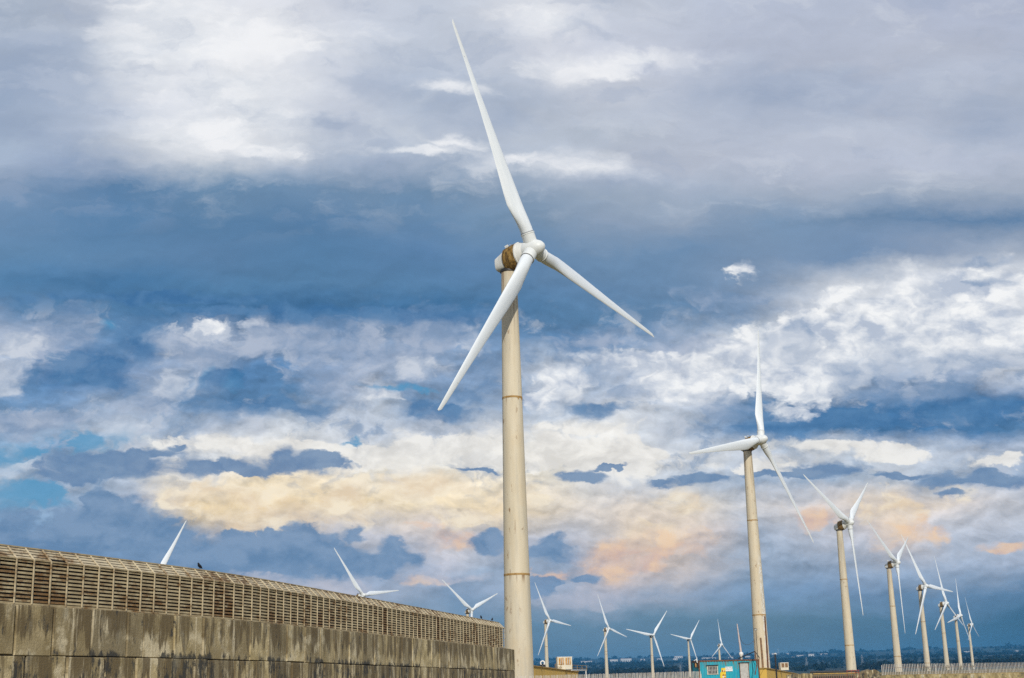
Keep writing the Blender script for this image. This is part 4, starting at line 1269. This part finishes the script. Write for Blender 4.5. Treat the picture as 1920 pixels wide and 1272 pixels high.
mb_, mt_ = at(1389.5, 1228, 148), at(1382, 1170, 148)
ms = empty('radio_mast', (mb_.x, mb_.y, gz(mb_.x, mb_.y)), 'slim pinkish mast with a white bulb foot behind the teal cabin roof', 'mast')
b = MB(); b.tube([at(1389.3, 1223, 148), at(1386, 1200, 148), mt_], [0.115, 0.09, 0.05], 10); b.build('mast', M['mast'], ms, ms.location, smooth=40)
b = MB(); b.tube([at(1390.5, 1237, 148), at(1389.8, 1230, 148), at(1389.7, 1227.5, 148), at(1389.5, 1224.5, 148), at(1389.4, 1222.5, 148)], [0.1, 0.12, 0.24, 0.22, 0.1], 12); b.build('bulb', M['white'], ms, ms.location, smooth=True)
b = MB(); b.tube([(mb_.x, mb_.y, gz(mb_.x, mb_.y)), at(1390.5, 1237, 148)], 0.09, 8); b.build('stand', M['dark'], ms, ms.location)
cab_pts = [at(x_, y_, 148 + i_*2.8) for i_, (x_, y_) in enumerate(((1386.2, 1191), (1389, 1200), (1393, 1206), (1398, 1209.3), (1404, 1208.8), (1409, 1206), (1413, 1202)))]
b = MB(); b.tube(cab_pts, 0.018, 5)
o = b.build('cable', M['dark'], None, cab_pts[0]); tag(o, 'thin cable sagging from the pink mast to the second largest tower', 'cable')

p_ = [at(1441, 1268, 150), at(1437.5, 1210, 150), at(1434, 1156, 150)]
pole('steel_pole', p_, [0.10, 0.09, 0.08], 'rustpole', 'tall rust-brown pole running up the right side of the second largest tower', 'pole')
p_ = [at(1431.5, 1268, 146), at(1429, 1230, 146), at(1426, 1196, 146)]
pole('steel_pole', p_, [0.12, 0.11, 0.10], 'brownpole', 'shorter weathered brown pole in front of the second largest tower', 'pole')
lp = at(1421, 1240, 140)
fl_ = empty('floodlight', (lp.x, lp.y, gz(lp.x, lp.y)), 'small dark floodlight on a crooked thin post in front of the second largest tower', 'floodlight')
b = MB(); b.tube([(lp.x, lp.y, gz(lp.x, lp.y)), at(1421, 1240, 140), at(1418.6, 1198, 140), at(1417.4, 1183, 140)], 0.03, 6); b.build('post', M['dark'], fl_, fl_.location)
hd = at(1416.5, 1180.5, 140)
b = MB(); b.box(hd, (0.30, 0.2, 0.18), ry=0.2); b.build('lamp_head', M['dark'], fl_, fl_.location)
b = MB(); b.box(hd + Vector((-0.02, -0.11, -0.02)), (0.22, 0.012, 0.11), ry=0.2); b.build('lens', M['grille'], fl_, fl_.location)
lp = at(1456, 1270, 120)
bp_ = empty('black_post', (lp.x, lp.y, gz(lp.x, lp.y)), 'black post with a pale cap standing in front of the right ochre shed', 'post')
b = MB(); b.tube([(lp.x, lp.y, gz(lp.x, lp.y)), at(1456, 1266, 120), at(1453.3, 1227, 120)], 0.075, 8); b.build('shaft', M['dark'], bp_, bp_.location)
cp = at(1453.6, 1225.8, 120)
b = MB(); b.tube([cp - Vector((0,0,.05)), cp, cp + Vector((.05,0,.06))], [0.11, 0.12, 0.05], 8); b.build('cap', M['white'], bp_, bp_.location)
b = MB(); b.tube([at(1452, 1231, 120), at(1446, 1234, 126), at(1441, 1237, 135)], 0.014, 5)
o = b.build('wire', M['grille'], None, at(1452, 1231, 120)); tag(o, 'short pale wire from the black post to the second largest tower', 'wire')

# ------------------------------------------------------------------ low walls, gate, rails by the third tower
def lowwall(pxs, top, depth, m, name, label, cat, thick=0.4, rough=0.0, tint=0.4):
    pts = [at(x, t, depth) for x, t in zip(pxs, top)]
    b = MB(); rings = []; ss = []; bz = []
    n = max(2, int((pts[-1] - pts[0]).length / 0.35))
    for i in range(n + 1):
        t = i/n*(len(pts) - 1); j = min(int(t), len(pts) - 2); p = pts[j].lerp(pts[j+1], t - j)
        z = p.z + random.uniform(-rough, rough)
        rings.append([(p.x, p.y, gz(p.x, p.y) - .3), (p.x, p.y, z), (p.x, p.y + thick, z + random.uniform(-rough, rough)), (p.x, p.y + thick, gz(p.x, p.y) - .3)])
        ss += [p.x]*4; bz += [0, 1, 1, 0]
    b.loft(rings, s=ss, bz=bz, tint=tint)
    o = b.build(name, M[m], None, (pts[0].x, pts[0].y, gz(pts[0].x, pts[0].y)))
    return tag(o, label, cat)


lowwall([1476, 1490, 1505, 1523], [1266.5, 1264.5, 1263.5, 1263], 119, 'concrete', 'concrete_wall', 'short pale concrete wall between the black post and the ochre gate', 'wall', 0.35, 0.03, 0.0)
lowwall([1602, 1612, 1630, 1645, 1656], [1262, 1259.5, 1257.5, 1258.5, 1262.5], 176, 'concrete', 'rubble_wall', 'rough-topped rubble wall between the ochre gate and the parapet', 'wall', 0.8, 0.14, 0.8)
g0, g1 = at(1524, 1264, 117), at(1603, 1262.5, 117)
gt = empty('barred_gate', (g0.x, g0.y, gz(g0.x, g0.y)), 'ochre barred gate at the bottom of the view under the third tower', 'gate')
b = MB(); b.tube([g0, g1], 0.05, 8); b.build('top_rail', M['ochrail'], gt, gt.location)
b = MB(); b.tube([g0 - Vector((0,0,1.3)), g1 - Vector((0,0,1.3))], 0.04, 8); b.build('bottom_rail', M['ochrail'], gt, gt.location)
for i in range(24):
    p = g0.lerp(g1, i/23)
    b = MB(); b.box(p - Vector((0, 0, .68)), (0.05, 0.03, 1.26)); b.build('bar', M['brownpole'], gt, gt.location)
b = MB(); q = (g0 + g1)/2; b.box((q.x, q.y + 0.35, q.z - 0.85), ((g1 - g0).length, 0.05, 1.3))  # plain dark sheet closing the gaps between the gate bars
o = b.build('dark_panel', M['dark'], None, (q.x, q.y + .35, q.z - 1.5)); tag(o, 'dark hoarding directly behind the ochre barred gate', 'panel')
b = MB(); b.tube([at(1519, 1261, 172), at(1560, 1260, 172), at(1606, 1258.8, 172)], 0.10, 8); b.tube([at(1521, 1259.2, 173), at(1604, 1257.2, 173)], 0.05, 6)
o = b.build('pipe_run', M['dark'], None, at(1519, 1261, 172)); tag(o, 'dark pipes running level behind the ochre gate', 'pipe')
rr_ = empty('red_railing', at(1600, 1266, 165), 'thin rusty red railing in front of the foot of the third tower', 'railing')
for a1, a2 in (((1587, 1258), (1611, 1257)), ((1587, 1262), (1611, 1261))):
    b = MB(); b.tube([at(*a1, 165), at(*a2, 165)], 0.035, 6); b.build('rail', M['red'], rr_, rr_.location)
for x_ in (1588, 1596, 1603, 1610):
    b = MB(); b.tube([at(x_, 1257.6, 165), at(x_ + .6, 1272, 165)], 0.035, 6); b.build('post', M['red'], rr_, rr_.location)


def shrub(px, d, r, label, n=140):
    p = at(px, 1265, d); z = gz(p.x, p.y)
    b = MB()
    for i in range(7):
        q = Vector((random.gauss(0, r*0.5), random.gauss(0, r*0.4), random.uniform(.2, .75)*r))
        leafball(b, Vector((p.x, p.y, z)) + q, r*0.45, n//7, r*0.10)
    for i in range(9):
        a = random.uniform(0, 6.28); l = r*random.uniform(.5, 1.0)
        b.tube([(p.x, p.y, z - .05), (p.x + math.cos(a)*l*.5, p.y + math.sin(a)*l*.5, z + l)], [.03*r, .008*r], 4)
    o = b.build('shrub', M['shrub'], None, (p.x, p.y, z)); tag(o, label, 'shrub', 'dry shrubs along the fence lines')


for px, d, r, lb in ((1738, 386, 1.5, 'dry shrub at the foot of the second tower behind the right picket fence'),
                     (1776, 460, 1.6, 'dry shrub at the foot of the third tower behind the right picket fence'),
                     (1803, 548, 1.8, 'dry shrub at the foot of the fourth tower behind the right picket fence'),
                     (1824, 800, 2.2, 'dry shrub at the foot of the farthest tower at right'),
                     (1245, 97, 1.5, 'dark shrub behind the left picket fence right of the streaked tower'),
                     (1268, 95, 1.6, 'dark shrub behind the left picket fence midway to the teal cabin'),
                     (1300, 96, 1.7, 'dark shrub behind the left picket fence beside the teal cabin corner')):
    shrub(px, d, r, lb)


# ------------------------------------------------------------------ far hillside: houses, pylons
def house(px, py, wpx, hpx, label, roof=True):
    p = hit(px, py + hpx/2); sc_ = p.y/FPX
    w, h = wpx*sc_, hpx*sc_; z = gz(p.x, p.y)
    root = empty('hill_house', (p.x, p.y, z), label, 'house', 'pale buildings on the far hillside')
    rz = random.uniform(-.25, .25)
    b = MB(); b.box((p.x, p.y, z + h*.38), (w, max(8, w*.4), h*.84), rz=rz); b.build('wall', M['farwall'], root, root.location)
    b = MB(); b.box((p.x, p.y, z + h*.88), (w*1.03, max(8, w*.4)*1.06, h*.15), rz=rz); b.build('roof', M['farroof'], root, root.location)
    n = max(1, int(wpx/3.5)); Mz = Matrix.Rotation(rz, 3, 'Z')
    for i in range(n):
        b = MB(); q = Vector((p.x, p.y, z)) + Mz @ Vector(((-.5 + (i + .5)/n)*w, -max(8, w*.4)/2 - .12, h*.3))
        b.box(q, (w/n*.4, .2, h*.35), rz=rz); b.build('window', M['fardark'], root, root.location)


for a in ((1100, 1242.5, 20, 5, 'wide pale building on the hill between the ochre shed cabinet and the next tower'),
          (1151, 1239.5, 14, 5, 'pale hill building just right of the tower nearest the ochre shed'),
          (1173, 1238.5, 20, 7, 'largest white hill building, left of the dark streaked tower'),
          (1205, 1237.5, 8, 3, 'small low hill building close left of the dark streaked tower'),
          (1236, 1236.5, 8, 3, 'small hill building close right of the dark streaked tower'),
          (1272, 1232.5, 15, 4, 'white hill building on the ridge left of the tower by the teal cabin'),
          (1266, 1236.5, 8, 3, 'little white house below the ridge building left of the cabin tower'),
          (1328, 1234.5, 26, 2.5, 'long low pale hill building seen over the left of the cabin roof'),
          (1372, 1233.5, 12, 3, 'pale hill house seen over the cabin roof left of the mast'),
          (1402, 1232.5, 9, 4, 'pale hill house seen under the black pole frame'),
          (1452, 1226.5, 9, 3, 'pinkish hill building behind the cap of the black post'),
          (1477, 1226.5, 5, 2.5, 'tiny white house on the ridge right of the black post'),
          (1487, 1232.5, 4, 2, 'tiny white house left of the long white hill building'),
          (1500, 1230.5, 12, 3.5, 'long white hill building between black post and third tower'),
          (1521, 1229.5, 10, 6, 'tall pink-white hill building between black post and third tower'),
          (1543, 1227, 16, 2.2, 'long low grey roofed hill building nearest the third tower'),
          (1505, 1234.3, 24, 1.4, 'thin pale farm building below the long white hill building'),
          (1634, 1232.5, 4, 2, 'tiny pale hut right of the third tower'),
          (1812, 1222.5, 14, 2.2, 'white hill building between the two rightmost towers'),
          (1866, 1231.5, 7, 2, 'pale farmhouse right of the farthest tower'),
          (1906, 1221.5, 6, 2.5, 'white house beside the ridge trees at the far right')):
    house(*a)


def pylon(px, yt, yb, d, label):
    b0 = at(px, yb, d); t0 = at(px - 0.4, yt, d)
    z0 = gz(b0.x, b0.y); H = max(t0.z - z0, 6); w = H*.11
    b = MB(); c = Vector((b0.x, b0.y, z0))
    th = d/FPX*.12
    for sx in (-1, 1):
        for sy in (-1, 1):
            b.tube([c + Vector((sx*w, sy*w, 0)), c + Vector((sx*w*.3, sy*w*.3, H*.6)), c + Vector((0, 0, H))], th, 4)
    for i in range(6):
        f0, f1 = i/6*.9, (i+1)/6*.9; w0, w1 = w*(1 - f0), w*(1 - f1)
        b.tube([c + Vector((-w0, -w0, H*f0)), c + Vector((w1, -w1, H*f1))], th*.7, 4)
        b.tube([c + Vector((w0, -w0, H*f0)), c + Vector((-w1, -w1, H*f1))], th*.7, 4)
    for f, l in ((.66, .2), (.78, .17), (.9, .13)):
        b.tube([c + Vector((-H*l, 0, H*f)), c + Vector((H*l, 0, H*f))], th*.8, 4)
    o = b.build('power_pylon', M['pylon'], None, c); tag(o, label, 'pylon', 'lattice pylons in the valley')


pylon(1617.5, 1227, 1250, 2300, 'faint lattice power pylon right of the third tower')
pylon(1276, 1246, 1262, 1700, 'faint lattice power pylon left of the tower by the teal cabin')
pylon(1459.5, 1216, 1228, 5900, 'thin lattice pylon on the ridge above the black post')
pylon(1512.5, 1232, 1248, 2600, 'faint lattice power pylon below the pink-white hill building')

# ------------------------------------------------------------------ haze
hb = MB(); hb.box((0, 0, (152 - 8)/2 - 0), (17600, 17600, 160))
ho = hb.build('haze', bpy.data.materials.new('haze_air')); ho['kind'] = 'stuff'
tag(ho, 'thin blue haze that fades the far hillside', 'haze')
hm = ho.data.materials[0]; hm.use_nodes = True
ht = hm.node_tree; ht.nodes.clear(); hk = NT(ht)
hout = hk.n('ShaderNodeOutputMaterial'); hv = hk.n('ShaderNodeVolumePrincipled')
hv.inputs['Color'].default_value = (0.10, 0.50, 1.0, 1); hv.inputs['Density'].default_value = 9e-5
hv.inputs['Anisotropy'].default_value = 0.0
ht.links.new(hv.outputs[0], hout.inputs['Volume'])

for o in bpy.data.objects:
    if '_w' in o: del o['_w']
